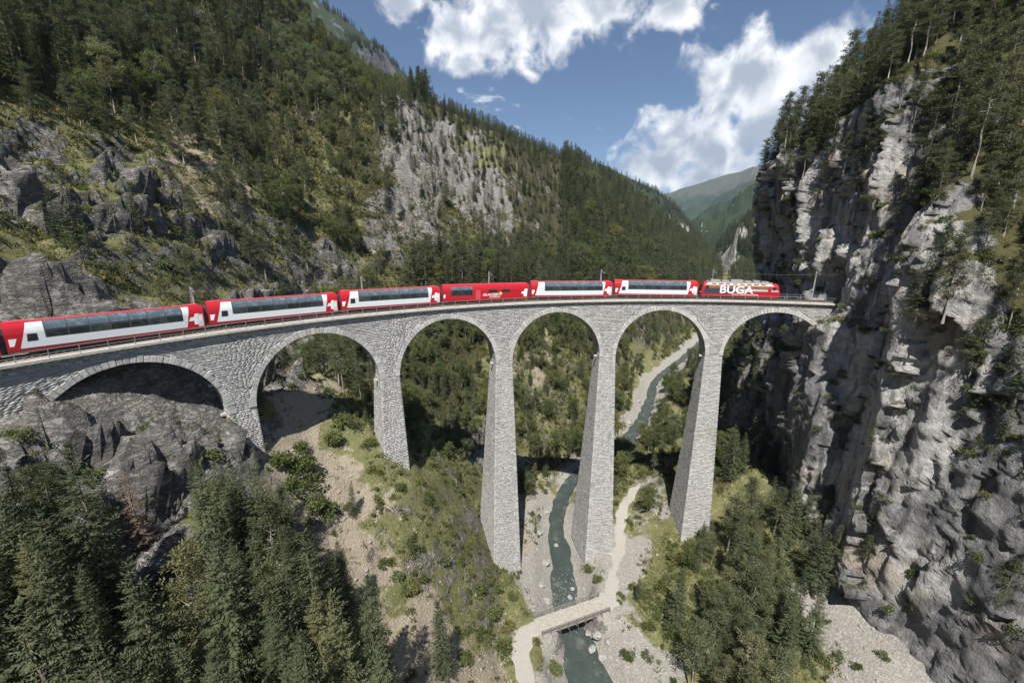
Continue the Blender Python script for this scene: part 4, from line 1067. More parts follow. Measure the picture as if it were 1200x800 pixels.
# boulders: real stones, faceted
M_BOULD = plain('river_stone', (0.29, 0.28, 0.262), .88, var=.45, vscale=1.6, bump=.12)
def rock_mesh(seed, sub=2):
    import bmesh
    bm = bmesh.new(); bmesh.ops.create_icosphere(bm, subdivisions=sub, radius=1.0)
    V = np.array([v.co[:] for v in bm.verts]); n = fbm(V+seed*7.7, 1.1, 3, seed); c = ridged(V+seed, .9, 2, seed+3)
    for v, a, q in zip(bm.verts, n, c): v.co *= 1+.42*a-.15*q; v.co.z *= .68
    me = bpy.data.meshes.new('boulder'); bm.to_mesh(me); bm.free(); me.materials.append(M_BOULD)
    at = me.attributes.new('stone', 'FLOAT', 'POINT'); at.data.foreach_set('value', np.full(len(me.vertices), (.15+.5*random.random()), np.float32))
    return me
ORD = ['first', 'second', 'third', 'fourth', 'fifth', 'sixth', 'seventh', 'eighth', 'ninth', 'tenth', 'eleventh', 'twelfth']
ROCKS = [rock_mesh(k, 2) for k in range(6)]
rl_ = [(657, 718, .9), (668, 700, .7), (690, 667, .8), (652, 640, .9), (640, 660, 1.0), (634, 685, .8), (642, 705, 1.1), (671, 690, .6), (700, 745, 1.1), (694, 760, 1.0), (706, 770, .9), (690, 742, .8), (645, 560, 1.2), (655, 575, .8), (662, 560, 1.0), (640, 600, .9), (632, 625, 1.0),
       (738, 495, 1.5), (745, 510, 1.3), (752, 503, 1.0), (735, 530, 1.6), (748, 470, 1.3), (775, 452, 1.6), (768, 440, 1.4), (775, 480, 1.2), (728, 545, 1.3), (712, 752, .7), (1010, 700, .8), (985, 740, .7), (1040, 730, .9), (1060, 770, 1.0), (960, 770, .6), (1000, 775, .7), (1075, 745, .6)]
for k, (u, v, r) in enumerate(rl_):
    p = at_z(u, v, -62.5)
    for _ in range(6): z = float(ground_at(np.array([p[0]]), np.array([p[1]]))[0]); p = at_z(u, v, max(z, -64))
    o = ob('boulder', ROCKS[k % 6], None, (p[0], p[1], max(p[2], -64.3)+.15*r), random.uniform(0, 6.3)); o.scale = (r*random.uniform(.8, 1.2), r*random.uniform(.7, 1.1), r*random.uniform(.8, 1.1))
    grp = 'boulders by the little bridge' if v > 640 and u < 800 else 'boulders on the scree slope' if u > 800 else 'boulders in the river behind the viaduct'
    lab0 = {'boulders by the little bridge': 'pale boulder on the gravel bank near the little bridge', 'boulders on the scree slope': 'pale boulder lying on the scree below the cliff', 'boulders in the river behind the viaduct': 'grey boulder in the river bed behind the viaduct'}[grp]
    sam = sorted([q for q in rl_ if (q[1] > 640 and q[0] < 800, q[0] > 800) == (v > 640 and u < 800, u > 800)]); i_ = sam.index((u, v, r))
    tag(o, lab0 + ', ' + (ORD[i_]+' from the left' if i_ < len(sam)//2 else ORD[len(sam)-1-i_]+' from the right'), 'boulder', grp)

# ================================================================== FAR HILLS
def hill_mat(name, forest, rocky, grassy, treeline=1e9, rock_amt=0.5):
    m, t, b = new_mat(name)
    g = t.geo(); P = g.outputs['Position']; sx = t.add('ShaderNodeSeparateXYZ'); t.put(sx.inputs[0], P); sn = t.add('ShaderNodeSeparateXYZ'); t.put(sn.inputs[0], g.outputs['Normal'])
    n = t.noise(P, 0.012, 6, .65); nf = t.noise(P, 0.10, 4, .7); ns = t.noise(P, 0.003, 4, .6)
    c = t.mix(nf, forest, tuple(x*2.0 for x in forest))
    hi = t.step(t.math('ADD', sx.outputs[2], t.math('MULTIPLY_ADD', n, 500, -250)), treeline-60, treeline+60)
    gr = t.mix(nf, grassy, tuple(x*.6 for x in grassy)); c = t.mix(hi, c, gr)
    rk = t.step(t.math('ADD', t.math('MULTIPLY_ADD', n, 1.6, -.8), t.math('SUBTRACT', rock_amt, sn.outputs[2])), .0, .12)
    c = t.mix(rk, c, t.mix(nf, rocky, tuple(x*.5 for x in rocky)))
    t.put(b.inputs['Base Color'], c); b.inputs['Roughness'].default_value = 1; b.inputs['Specular IOR Level'].default_value = .05
    t.put(b.inputs['Normal'], t.bump(nf, 6.0)); return m
def ridge(name, sky, D0, D1, zlow, mat, lab, n=(160, 90), rough=.12, seed=0, meadow=None):
    """a hill whose skyline passes through the given (pixel, distance) points and which falls towards the valley"""
    pts = np.array([at_d(u, v, D) for u, v, D in sky]); k = np.linspace(0, 1, len(pts)); q = np.linspace(0, 1, n[0])
    crest = np.stack([np.interp(q, k, pts[:, j]) for j in range(3)], -1)
    toC = crest[:, :2]-CAM[:2]; dist = np.linalg.norm(toC, axis=1); toC /= dist[:, None]
    V = []
    fs = np.linspace(-.35, 1, n[1])
    for i in range(n[0]):
        for f in fs:
            run = (D1-D0)
            x, y = crest[i, 0]-toC[i, 0]*run*f, crest[i, 1]-toC[i, 1]*run*f
            z = crest[i, 2] + (zlow-crest[i, 2])*(f if f > 0 else -f*1.2)**1.05
            V.append((x, y, z))
    V = np.array(V); w = np.tile(np.clip(np.abs(fs)*6, 0.05, 1), n[0])
    w = w*np.tile(np.clip((fs+.35)*3, 0, 1), n[0])
    w = np.tile(sstep(np.abs(fs), 0.0, .45), n[0])
    V[:, 2] += (ridged(V, run*.5, 5, seed)-.6)*run*rough*w + fbm(V, run*.12, 4, seed+5)*run*.03*w + fbm(V, run*.06, 3, seed+8)*run*.0022
    idh = np.arange(n[0]*n[1]).reshape(n); F = np.stack([idh[:-1, :-1], idh[1:, :-1], idh[1:, 1:], idh[:-1, 1:]], -1).reshape(-1, 4)
    o = ob(name, mesh_np(name, V, F, True, mat)); tag(o, lab, 'mountain', kind='structure'); return o, V, F
FOREST = (0.026, 0.036, 0.018)
H_FAR = ridge('mountain', [(700, 262, 7000), (760, 240, 7000), (795, 222, 6800), (825, 213, 6600), (850, 205, 6500), (868, 201, 6500), (882, 195, 6500), (892, 196, 6600), (905, 203, 6600), (960, 215, 6600), (1040, 190, 6500)], 0, 3600, -50, hill_mat('alpine_slopes', (0.03, .042, .022), (0.26, .25, .24), (0.115, .12, .08), 560, .45), 'far bare alpine mountain closing the valley', (200, 90), .05, 3)
H_MIDR = ridge('wooded_hill', [(800, 268, 3000), (822, 250, 3000), (835, 240, 3000), (850, 236, 2900), (875, 226, 2800), (900, 212, 2700), (960, 185, 2600)], 0, 1700, -150, hill_mat('wooded_slope', FOREST, (0.42, .40, .37), (0.14, .18, .055), 330, .42), 'wooded hill with a bright meadow in the middle of the valley', (160, 90), .08, 9)
H_MIDL = ridge('wooded_spur', [(700, 190, 1700), (745, 212, 1700), (770, 224, 1700), (790, 240, 1650), (808, 262, 1600), (825, 285, 1550), (840, 310, 1500)], 0, 780, -140, hill_mat('wooded_slope_left', FOREST, (0.52, .47, .41), (0.12, .15, .05), 3000, .48), 'wooded spur with a pale rock scar left of the valley mouth', (160, 90), .10, 14)
H_NEARR = ridge('wooded_flank', [(828, 305, 1250), (838, 290, 1250), (850, 276, 1230), (865, 264, 1200), (880, 250, 1180), (900, 236, 1150), (950, 205, 1100)], 0, 660, -130, hill_mat('wooded_slope_right', FOREST, (0.56, .52, .46), (0.12, .15, .05), 3000, .50), 'wooded flank with pale rock scars right of the valley mouth', (160, 90), .10, 22)
H_TL = ridge('rocky_mountain', [(270, -70, 1500), (300, -50, 1500), (350, -14, 1500), (390, 12, 1500), (430, 44, 1500), (465, 78, 1500), (520, 130, 1500), (600, 190, 1500)], 0, 700, 60, hill_mat('rocky_slope', (0.03, .038, .024), (0.20, .195, .19), (0.08, .09, .05), 3000, .60), 'high rocky mountain with scattered trees, upper left', (200, 110), .13, 31)
# ================================================================== TREES AND SHRUBS
def leaf_mat(name, a, b_, hue=0.03, trans=0.22):
    m, t, b = new_mat(name)
    oi = t.add('ShaderNodeObjectInfo'); P = t.geo().outputs['Position']
    n = t.noise(P, 0.9, 2, .6)
    f = t.math('ADD', t.math('MULTIPLY', oi.outputs['Random'], .62), t.math('MULTIPLY_ADD', n, 1.1, -.36), None, True)
    c = t.mix(f, a, b_)
    c = t.mix(t.math('MULTIPLY', t.step(oi.outputs['Random'], .86, 1.0), .55), c, (b_[0]*1.35, b_[1]*1.02, b_[2]*.85))
    b.inputs['Roughness'].default_value = .65; b.inputs['Specular IOR Level'].default_value = .22
    t.put(b.inputs['Base Color'], c)
    tr = t.add('ShaderNodeBsdfTranslucent'); t.put(tr.inputs[0], t.mix(.5, c, (c if False else (b_[0]*1.5, b_[1]*1.6, b_[2]))))
    mx = t.add('ShaderNodeMixShader'); mx.inputs[0].default_value = trans
    out = m.node_tree.nodes['Material Output']
    t.l.new(b.outputs[0], mx.inputs[1]); t.l.new(tr.outputs[0], mx.inputs[2]); t.l.new(mx.outputs[0], out.inputs[0])
    return m
M_SPRUCE = leaf_mat('spruce_needles', (0.046, 0.060, 0.029), (0.120, 0.140, 0.072))
M_PINE = leaf_mat('pine_needles', (0.060, 0.073, 0.034), (0.152, 0.166, 0.084))
M_BROAD = leaf_mat('broad_leaves', (0.060, 0.082, 0.026), (0.165, 0.190, 0.070), trans=.3)
M_PALE = leaf_mat('pale_green_leaves', (0.10, 0.13, 0.055), (0.20, 0.235, 0.12), trans=.3)
M_DEAD = leaf_mat('brown_dead_needles', (0.12, 0.075, 0.055), (0.20, 0.135, 0.105), trans=.1)
M_GRASS = leaf_mat('dry_grass', (0.075, 0.085, 0.026), (0.20, 0.185, 0.075), trans=.25)
M_BARK = plain('bark', (0.17, 0.135, 0.105), .95, var=.45, vscale=5, bump=.03)
M_PALEBARK = plain('pale_bark', (0.30, 0.27, 0.235), .95, var=.35, vscale=5, bump=.03)

def kites(O, D, N, L, W):
    """small leaf-shaped faces: origin, direction, face normal, length, width"""
    S_ = np.cross(D, N); S_ /= np.linalg.norm(S_, axis=1)[:, None]+1e-9; n = len(O)
    L = np.asarray(L)[:, None]; W = np.asarray(W)[:, None]
    V = np.stack([O, O+D*L*.55+S_*W*.5, O+D*L, O+D*L*.5-S_*W*.5], 1).reshape(-1, 3)
    return V, np.arange(n*4).reshape(n, 4)
def unit(a): return a/(np.linalg.norm(a, axis=-1, keepdims=True)+1e-9)
def trunk_mesh(h, r, rng, mat, n=6, bend=.02, limbs=()):
    mb = MB(); k = 6; b = rng.normal(0, bend*h, (k+1, 2)); b[0] = 0
    pts = [(b[i, 0]*i/k, b[i, 1]*i/k, -1.2 + (h+1.2)*i/k) for i in range(k+1)]
    mb.tube(pts, [r*(1.25 if i == 0 else 1)*(1-.93*i/k)+.015 for i in range(k+1)], n, cap=False)
    for (p0, p1, p2, rr) in limbs: mb.tube([p0, p1, p2], [rr, rr*.6, rr*.25], 4, cap=False)
    return mb.me('trunk', [mat], True)
def spruce(seed, h=18.0, R=3.1, dens=1.0, mat=None, z0f=.10, sw=.80, step=.185):
    g = np.random.default_rng(seed); O = []; D = []; N = []; L = []; W = []
    z = h*z0f; limbs = []
    while z < h*.985:
        f = z/h; Rz = R*(1-f)**.80*(1-.25*math.exp(-((f-z0f)/.08)**2)) + .12
        nb = max(4, int((6.5 if f < .8 else 5)*dens*g.uniform(.8, 1.2)))
        a0 = g.uniform(0, 6.28)
        for k in range(nb):
            a = a0 + 6.283*k/nb + g.normal(0, .22); ln = Rz*g.uniform(.68, 1.18)
            if g.random() < .05: continue
            el = math.radians(np.interp(f, [0, .5, .85, 1], [-16, -4, 18, 48]) + g.normal(0, 6))
            d = np.array([math.cos(a)*math.cos(el), math.sin(a)*math.cos(el), math.sin(el)]); zz = z + g.normal(0, .12)
            side = np.array([-math.sin(a), math.cos(a), 0]); npos = max(2, int(ln/step*dens))
            for i in range(npos):
                q = (i+.6)/npos; r = ln*(.12+.88*q); sag = -.10*ln*math.sin(q*math.pi)*.9
                p = np.array([0, 0, zz]) + d*r + np.array([0, 0, sag])
                sl = (.30+.55*(1-q)**.7)*min(1.0, ln/1.6+.25)*g.uniform(.75, 1.25)
                for sgn in (-1, 1):
                    dd = unit(d*g.uniform(.45, .9) + side*sgn*g.uniform(.6, 1.0) + np.array([0, 0, g.uniform(-.55, -.05)]))
                    O.append(p); D.append(dd); N.append(unit(np.array([g.normal(0, .45), g.normal(0, .45), 1.0]))); L.append(sl*sw*.85); W.append(.150*sw*g.uniform(.7, 1.3))
            O.append(np.array([0, 0, zz])+d*ln*.9); D.append(unit(d+np.array([0, 0, .1]))); N.append(np.array([g.normal(0, .3), g.normal(0, .3), 1.0])); L.append(.50*sw); W.append(.17*sw)
        z += (.42 if f < .75 else .30)*g.uniform(.8, 1.25)/math.sqrt(dens)
    for k in range(5): O.append(np.array([0, 0, h*.965])); D.append(unit(np.array([g.normal(0, .35), g.normal(0, .35), 1.0]))); N.append(np.array([1.0, g.normal(), .2])); L.append(.7); W.append(.2)
    V, F = kites(np.array(O), unit(np.array(D)), np.array(N), L, W)
    return trunk_mesh(h*.97, .24, g, M_BARK, 6, .004), mesh_np('crown', V, F, False, mat or M_SPRUCE)
def tufts(g, cen, rad, n, ln, wd, flat=.7):
    k = len(cen); C = np.repeat(np.array(cen), n, 0); r = unit(g.normal(size=(k*n, 3)))*(g.random((k*n, 1))**.5); rr = np.repeat(np.array(rad), n)[:, None]
    off = r*rr*np.array([1, 1, flat]); D = unit(r*np.array([1, 1, .7]) + g.normal(size=r.shape)*.55 + np.array([0, 0, .25])); N = unit(g.normal(size=r.shape)+np.array([0, 0, .8]))
    return C+off, D, N, ln*g.uniform(.6, 1.3, k*n), wd*g.uniform(.6, 1.4, k*n)
def pine(seed, h=14.0, z0=.38, R=2.7, mat=None, thin=1.0):
    g = np.random.default_rng(seed); cen = []; rad = []; limbs = []
    nb = int(34*thin)
    for k in range(nb):
        f = z0+(1-z0)*((k+.5)/nb)**.9; a = k*2.4+g.normal(0, .4); ln = R*g.uniform(.55, 1.15)*(1-((f-z0)/(1-z0))**2.2*.85)*np.interp(f, [z0, z0+.12, 1], [.7, 1, 1])
        el = np.interp(f, [z0, .8, 1], [-.12, .28, .9]) + g.normal(0, .12); d = np.array([math.cos(a)*math.cos(el), math.sin(a)*math.cos(el), math.sin(el)])
        p0 = np.array([0, 0, h*f*.97]); limbs.append((tuple(p0), tuple(p0+d*ln*.5+np.array([0, 0, -.05*ln])), tuple(p0+d*ln), .055))
        for q in np.linspace(.42, 1.0, max(2, int(ln/.62))):
            for _ in range(2):
                cen.append(p0+d*ln*q + g.normal(0, .22+.12*q, 3)*np.array([1, 1, .6])); rad.append(g.uniform(.36, .62))
    V, F = kites(*tufts(g, cen, rad, 34, .34, .085, .62))
    return trunk_mesh(h*.96, .19, g, M_PALEBARK, 6, .012, limbs), mesh_np('crown', V, F, False, mat or M_PINE)
def broad(seed, h=10.0, R=3.0, mat=None, nl=40, nk=22):
    g = np.random.default_rng(seed); cen = []; rad = []; limbs = []
    for k in range(nl):
        a = k*2.4+g.normal(0, .5); f = .30+.68*(k/nl)**.8; prof = math.sin(min(1, (f-.22)/.80)*math.pi)**.6
        r = R*prof*g.uniform(.25, 1.1); c = np.array([r*math.cos(a), r*math.sin(a), h*f+g.normal(0, .35)]); st = np.array([0, 0, h*max(.15, f-.28)])
        limbs.append((tuple(st), tuple(st*.45+c*.55+np.array([0, 0, .2])), tuple(c), .06))
        for _ in range(4): cen.append(c+g.normal(0, .48, 3)); rad.append(g.uniform(.4, .85))
    V, F = kites(*tufts(g, cen, rad, nk*2, .26, .17, .8))
    return trunk_mesh(h*.85, .17, g, M_PALEBARK, 6, .015, limbs), mesh_np('crown', V, F, False, mat or M_BROAD)
def bush(seed, R=1.2, H=1.3, mat=None, n=26, nc=16):
    g = np.random.default_rng(seed); cen = []; rad = []; 
    for k in range(nc):
        a = g.uniform(0, 6.28); r = R*math.sqrt(g.random())*.85; cen.append(np.array([r*math.cos(a), r*math.sin(a), H*g.uniform(.2, .85)*(1-.45*(r/R)**2)])); rad.append(g.uniform(.28, .55)*R/1.2)
    V, F = kites(*tufts(g, cen, rad, n, .30, .19, .8)); return mesh_np('shrub', V, F, False, mat or M_BROAD)
def tuft(seed, n=22, H=.45):
    g = np.random.default_rng(seed); O = np.concatenate([g.normal(0, .28, (n, 2)), np.zeros((n, 1))-.05], 1); D = unit(np.concatenate([g.normal(0, .55, (n, 2)), np.ones((n, 1))], 1))
    V, F = kites(O, D, unit(g.normal(size=(n, 3))), H*g.uniform(.6, 1.3, n), np.full(n, .10)); return mesh_np('grass_tuft', V, F, False, M_GRASS)
def joined(tr, cr, name):
    """trunk and crown of one template tree in one mesh, for the woods that read as one mass"""
    V1 = np.array([v.co[:] for v in tr.vertices]); F1 = [tuple(p.vertices) for p in tr.polygons]; V2 = np.array([v.co[:] for v in cr.vertices]); o_ = len(V1)
    F2 = [tuple(o_+i for i in p.vertices) for p in cr.polygons]
    return mesh_np(name, np.vstack([V1, V2]), F1+F2, False, [tr.materials[0], cr.materials[0]], [0]*len(F1)+[1]*len(F2))

T_SPRUCE = [(18, spruce(1)), (18, spruce(2, 18, 2.6)), (18, spruce(3, 18, 3.5)), (18, spruce(4, 18, 2.9, .85)), (18, spruce(5, 18, 3.2, z0f=.2))]
T_PINE = [(14, pine(11)), (14, pine(12, 14, .30, 2.9)), (14, pine(13, 14, .5, 2.4)), (14, pine(14, 14, .22, 3.0)), (14, pine(15, 14, .45, 2.5, None, .75))]
T_BROAD = [(10, broad(21)), (10, broad(22, 10, 2.5)), (10, broad(23, 10, 3.3)), (10, broad(24, 10, 2.8, M_PALE)), (10, broad(25, 10, 3.2, M_PALE))]
T_DEAD = [(18, spruce(31, 18, 2.8, .8, M_DEAD))]
T_BUSH = [bush(41), bush(42, 1.4, 1.1), bush(43, 1.0, 1.5), bush(44, 1.2, .9, M_PINE), bush(45, 1.1, 1.2, M_PALE)]
T_TUFT = [tuft(51), tuft(52, 16, .6), tuft(53, 26, .35)]
T_FARS = [joined(*spruce(61, 18, 3.5, .6, None, .06, 1.8, .24), 'far_tree'), joined(*spruce(62, 18, 3.0, .6, None, .06, 1.8, .24), 'far_tree'), joined(*spruce(63, 18, 3.9, .6, None, .06, 1.8, .24), 'far_tree')]
T_FARP = [joined(*pine(64, 14, .25, 3.0, None, .6), 'far_pine'), joined(*broad(65, 11, 3.0, None, 26, 16), 'far_broad')]
T_JOIN = {'s': [joined(*t[1], 'spruce') for t in T_SPRUCE], 'p': [joined(*t[1], 'pine') for t in T_PINE], 'b': [joined(*t[1], 'broadleaf') for t in T_BROAD]}

def scatter(name, P, rot, scl, ix, meshes, label, cat, tilt=None):
    """one object of kind stuff: the meshes set out on points by geometry nodes"""
    n = len(P); me = bpy.data.meshes.new(name); me.vertices.add(n); me.vertices.foreach_set('co', np.asarray(P, np.float32).ravel()); me.update()
    for nm, ty, val in (('rot', 'FLOAT', rot), ('scl', 'FLOAT', scl), ('ix', 'INT', ix)):
        a = me.attributes.new(nm, ty, 'POINT'); a.data.foreach_set('value', np.asarray(val, np.int32 if ty == 'INT' else np.float32))
    o = ob(name, me); tag(o, label, cat, kind='stuff')
    col = bpy.data.collections.new(name+'_kinds')
    for k, m in enumerate(meshes): col.objects.link(bpy.data.objects.new('%s_kind_%02d' % (name, k), m))
    ng = bpy.data.node_groups.new(name+'_nodes', 'GeometryNodeTree')
    ng.interface.new_socket('Geometry', in_out='INPUT', socket_type='NodeSocketGeometry'); ng.interface.new_socket('Geometry', in_out='OUTPUT', socket_type='NodeSocketGeometry')
    N_ = ng.nodes; gi = N_.new('NodeGroupInput'); go = N_.new('NodeGroupOutput'); ip = N_.new('GeometryNodeInstanceOnPoints'); ci = N_.new('GeometryNodeCollectionInfo')
    ci.inputs['Collection'].default_value = col; ci.inputs['Separate Children'].default_value = True; ci.inputs['Reset Children'].default_value = True
    ip.inputs['Pick Instance'].default_value = True
    def na(nm, ty):
        q = N_.new('GeometryNodeInputNamedAttribute'); q.data_type = ty; q.inputs['Name'].default_value = nm; return q.outputs[0]
    cx = N_.new('ShaderNodeCombineXYZ'); ng.links.new(na('rot', 'FLOAT'), cx.inputs[2])
    ng.links.new(gi.outputs[0], ip.inputs['Points']); ng.links.new(ci.outputs[0], ip.inputs['Instance']); ng.links.new(na('ix', 'INT'), ip.inputs['Instance Index'])
    ng.links.new(cx.outputs[0], ip.inputs['Rotation']); ng.links.new(na('scl', 'FLOAT'), ip.inputs['Scale']); ng.links.new(ip.outputs[0], go.inputs[0])
    md = o.modifiers.new('scatter', 'NODES'); md.node_group = ng
    return o

# ---- where things grow
def cell_points(x0, x1, y0, y1, h):
    X, Y = np.meshgrid(np.arange(x0, x1, h), np.arange(y0, y1, h)); X = X.ravel()+RNG.uniform(-.5, .5, X.size)*h; Y = Y.ravel()+RNG.uniform(-.5, .5, Y.size)*h; return X, Y
def free_ground(X, Y, Z, track=4.8, road=2.6, river=6.0):
    r = np.hypot(X, Y); s = np.arctan2(Y, X)*100
    ok = ~((np.abs(r-100) < track) & (s > -80) & (s < 115))
    for RD in (ROAD_L, ROAD_R): ok &= polydist(X, Y, RD)[0] > road
    ok &= polydist(X, Y, RIVER)[0] > river
    ok &= np.hypot(X-78.9, Y+8.3) > 9
    # not inside the cliff
    dc, sc_, _, _ = polydist(X, Y, CL); ok &= ~((sc_*CL_SIDE < 0) | (dc < 1.5)) | (X > 180) | (Y > 0)
    return ok
_tmp = polydist(np.array([90.0]), np.array([-30.0]), CL)[1][0]; CL_SIDE = _tmp
def clumpy(X, Y, wl, seed): return fbm(np.stack([X, Y, X*0], -1), wl, 3, seed)
px_lim_u = [0, 60, 130, 200, 260, 300, 345, 420, 480, 520, 600, 650, 720, 780, 830, 860, 900, 1200]
px_lim_v = [490, 520, 500, 484, 500, 518, 545, 555, 590, 640, 700, 740, 690, 650, 600, 560, 545, 600]
cand = []
for (x0, x1, y0, y1, h) in ((20, 210, -80, 140, 2.5), (210, 420, -330, 200, 3.4), (20, 210, 140, 240, 3.4), (60, 210, -260, -80, 3.6), (420, 900, -800, 120, 4.8), (210, 420, -560, -330, 4.8)):
    X, Y = cell_points(x0, x1, y0, y1, h); Z = ground_at(X, Y)
    u, v, dep = proj(np.stack([X, Y, Z], -1)); 
    P = np.stack([X, Y, Z], -1)
    dn = _look(TREE_G, u + clumpy(X, Y, 20, 1)*30, v + clumpy(X, Y, 20, 2)*25)
    m = (dep > 8) & (u > -160) & (u < 1360) & (v > -260) & (v < 1000)
    dn = dn*(.75+.9*clumpy(X, Y, 9, 3)); 
    m &= RNG.random(len(X)) < dn*1.05
    m &= free_ground(X, Y, Z)
    for i in np.where(m)[0]: cand.append((X[i], Y[i], Z[i], u[i], v[i], dep[i], 0))
# on the cliff: ledges and the slope above it
nrm = np.zeros(len(PS_)*3, np.float32); cl_me = bpy.data.objects['rock_cliff'].data; cl_me.vertices.foreach_get('normal', nrm); nrm = nrm.reshape(-1, 3)
pick = RNG.permutation(len(PS_))
u_, v_, d_ = proj(PS_); dn_ = _look(TREE_G, u_, v_)
facing = np.abs(nrm[:, 2])
grid = {}
def far_enough(x, y, z, r):
    k = (int(x//4), int(y//4), int(z//4))
    for a in (-1, 0, 1):
        for b in (-1, 0, 1):
            for c in (-1, 0, 1):
                for q in grid.get((k[0]+a, k[1]+b, k[2]+c), ()):
                    if (q[0]-x)**2+(q[1]-y)**2+((q[2]-z)*.8)**2 < r*r: return False
    grid.setdefault(k, []).append((x, y, z)); return True
for i in pick:
    x, y, z = PS_[i]
    if not (d_[i] > 8 and -100 < u_[i] < 1330 and -300 < v_[i] < 900 and z > -48): continue
    if (abs(math.hypot(x, y)-100) < 6 and z < 12): continue
    top = ov[i] > 2
    if not top and facing[i] < .42: continue
    if RNG.random() > dn_[i]*(1.0 if top else .8): continue
    if far_enough(x, y, z, 2.7 if top else 3.2): cand.append((x, y, z, u_[i], v_[i], d_[i], 1))
# ---- kind and size of each tree
trees = []
for (x, y, z, u, v, dep, on_cliff) in cand:
    q = random.random(); r = math.hypot(x, y); s = math.atan2(y, x)*100
    if on_cliff: k = 's' if q < .32 else 'p' if q < .99 else 'b'; h = random.uniform(7, 15) if v < 230 else random.uniform(6.5, 13) if u > 1060 and v < 480 else random.uniform(3.5, 8)
    elif u > 715 and u < 845 and 360 < v < 600 and r > 104: k = 'b' if q < .55 else 's' if q < .8 else 'p'; h = random.uniform(4, 10)
    elif 330 < u < 480 and v < 125: k = 'b' if q < .5 else 's' if q < .85 else 'p'; h = random.uniform(7, 12)
    elif r < 97 and u < 500: k = 's' if q < .80 else 'p' if q < .96 else 'b'; h = random.uniform(9, 19) if q < .96 else random.uniform(2.5, 4.5)
    elif r < 97 or (u > 780 and v > 540): k = 's' if q < .60 else 'p' if q < .93 else 'b'; h = random.uniform(7, 16)*(1 if q < .93 else .5)
    elif u < 480 and v > 110: k = 's' if q < .55 else 'p' if q < .92 else 'b'; h = random.choice((random.uniform(3.5, 9), random.uniform(6, 14)))
    elif u < 330: k = 's' if q < .78 else 'p'; h = random.uniform(9, 18)
    elif 460 < u < 660 and 120 < v < 300: k = 's' if q < .7 else 'p'; h = random.uniform(4, 12)
    elif v > 355 and r > 104: k = 's' if q < .35 else 'p' if q < .6 else 'b'; h = random.uniform(3, 10)
    else: k = 's' if q < .80 else 'p' if q < .96 else 'b'; h = random.uniform(12, 23)
    if not on_cliff and r < 97.5:
        lim = np.interp(u, px_lim_u, px_lim_v)
        ut, vt, _ = proj(np.array([[x, y, z+h]]))
        if vt[0] < lim:
            for hh in (h*.7, h*.45):
                if proj(np.array([[x, y, z+hh]]))[1][0] > lim: h = hh; break
            else: continue
    if not on_cliff and 0 < s < 110 and 104 < r < 112 and h > 5: h = random.uniform(2.5, 5)
    trees.append([k, x, y, z-.25, h, u, v, dep, random.uniform(0, 6.28), on_cliff])
hit = BVH_G.ray_cast(Vector(CAM), Vector(ray(168, 645)))[0]; dd0 = (hit-Vector(CAM)).length
def hides(t):
    um, vm, dm = proj(np.array([[t[1], t[2], t[3]+t[4]*f_] for f_ in (.3, .6, .95)])); return t[0] in 'spb' and dm[0] < dd0+1.5 and np.any((np.abs(um-167) < 34) & (vm > 540) & (vm < 655))
for t in trees:
    if hides(t): t[4] *= .45
trees[:] = [t for t in trees if not hides(t)]
trees.append(['d', hit.x, hit.y, hit.z-.2, 10.5, 168, 645, 60, 1.0, 0])
# one tall dark spruce stands out on the crest
p = at_d(521, 128, 235); trees.append(['S', p[0], p[1], float(ground_at(np.array([p[0]]), np.array([p[1]]))[0])-.3, 17.0, 521, 128, 230, .3, 0])
print('trees', len(trees), {k: sum(t[0] == k for t in trees) for k in 'spbdS'})
def seen(t):
    cen = Vector((t[1], t[2], t[3]+t[4]*.72)); c = Vector(CAM); d = cen-c; L = d.length; d.normalize()
    for B in (BVH_G, BVH_C):
        h_ = B.ray_cast(c, d, L-.5)
        if h_[0] is not None: return False
    return True
for t in trees:
    ut, vt, dp = proj(np.array([[t[1], t[2], t[3]+t[4]*.6]]))
    inside = -10 < ut[0] < 1210 and -15 < vt[0] < 815
    t.append((t[4]/max(dp[0], 5))*FPX if inside and seen(t) else 0.0); t.append(float(ut[0])); t.append(float(vt[0]))
KIND = {'s': ('spruce_tree', T_SPRUCE, 'spruce'), 'p': ('pine_tree', T_PINE, 'pine'), 'b': ('broadleaf_tree', T_BROAD, 'broadleaf tree'), 'd': ('spruce_tree', T_DEAD, 'spruce'), 'S': ('spruce_tree', T_SPRUCE, 'spruce')}
def place_words(t):
    u, v, r, on = t[11], t[12], math.hypot(t[1], t[2]), t[9]
    if on: return ('on top of the right cliff' if v < 170 else 'on the dark slope at the right edge' if u > 1090 else 'clinging to the face of the right cliff')
    if r < 97:
        if u < 130: return 'at the lower left corner'
        if u < 300: return 'below the leftmost arch'
        if u < 460: return 'below the second arch from the left'
        if u < 620: return 'on the grassy spur left of the tallest piers'
        if u < 760: return 'by the river near the little bridge'
        return 'in the grove below the rightmost arch' if v < 690 else 'beside the scree at lower right'
    if v > 352:
        for (a, b, w) in ((0, 290, 'leftmost arch'), (290, 455, 'second arch from the left'), (455, 590, 'third arch from the left'), (590, 712, 'fourth arch from the left'), (712, 838, 'fifth arch from the left'), (838, 1300, 'rightmost arch')):
            if a <= u < b: return 'seen through the '+w
    if u < 300: return 'in the dense wood at the upper left' if v < 95 else 'on the rocky slope above the left carriages'
    if u < 470: return 'near the left skyline below the rocky mountain' if v < 130 else 'on the grassy slope above the middle carriages'
    if u < 620: return 'around the pale limestone face' if v > 130 else 'on the skyline above the limestone face'
    return 'on the long wooded ridge above the locomotive'
def size_word(t): return ('tall' if t[4] > 12 else 'young' if t[4] < 6 else 'mid-sized')
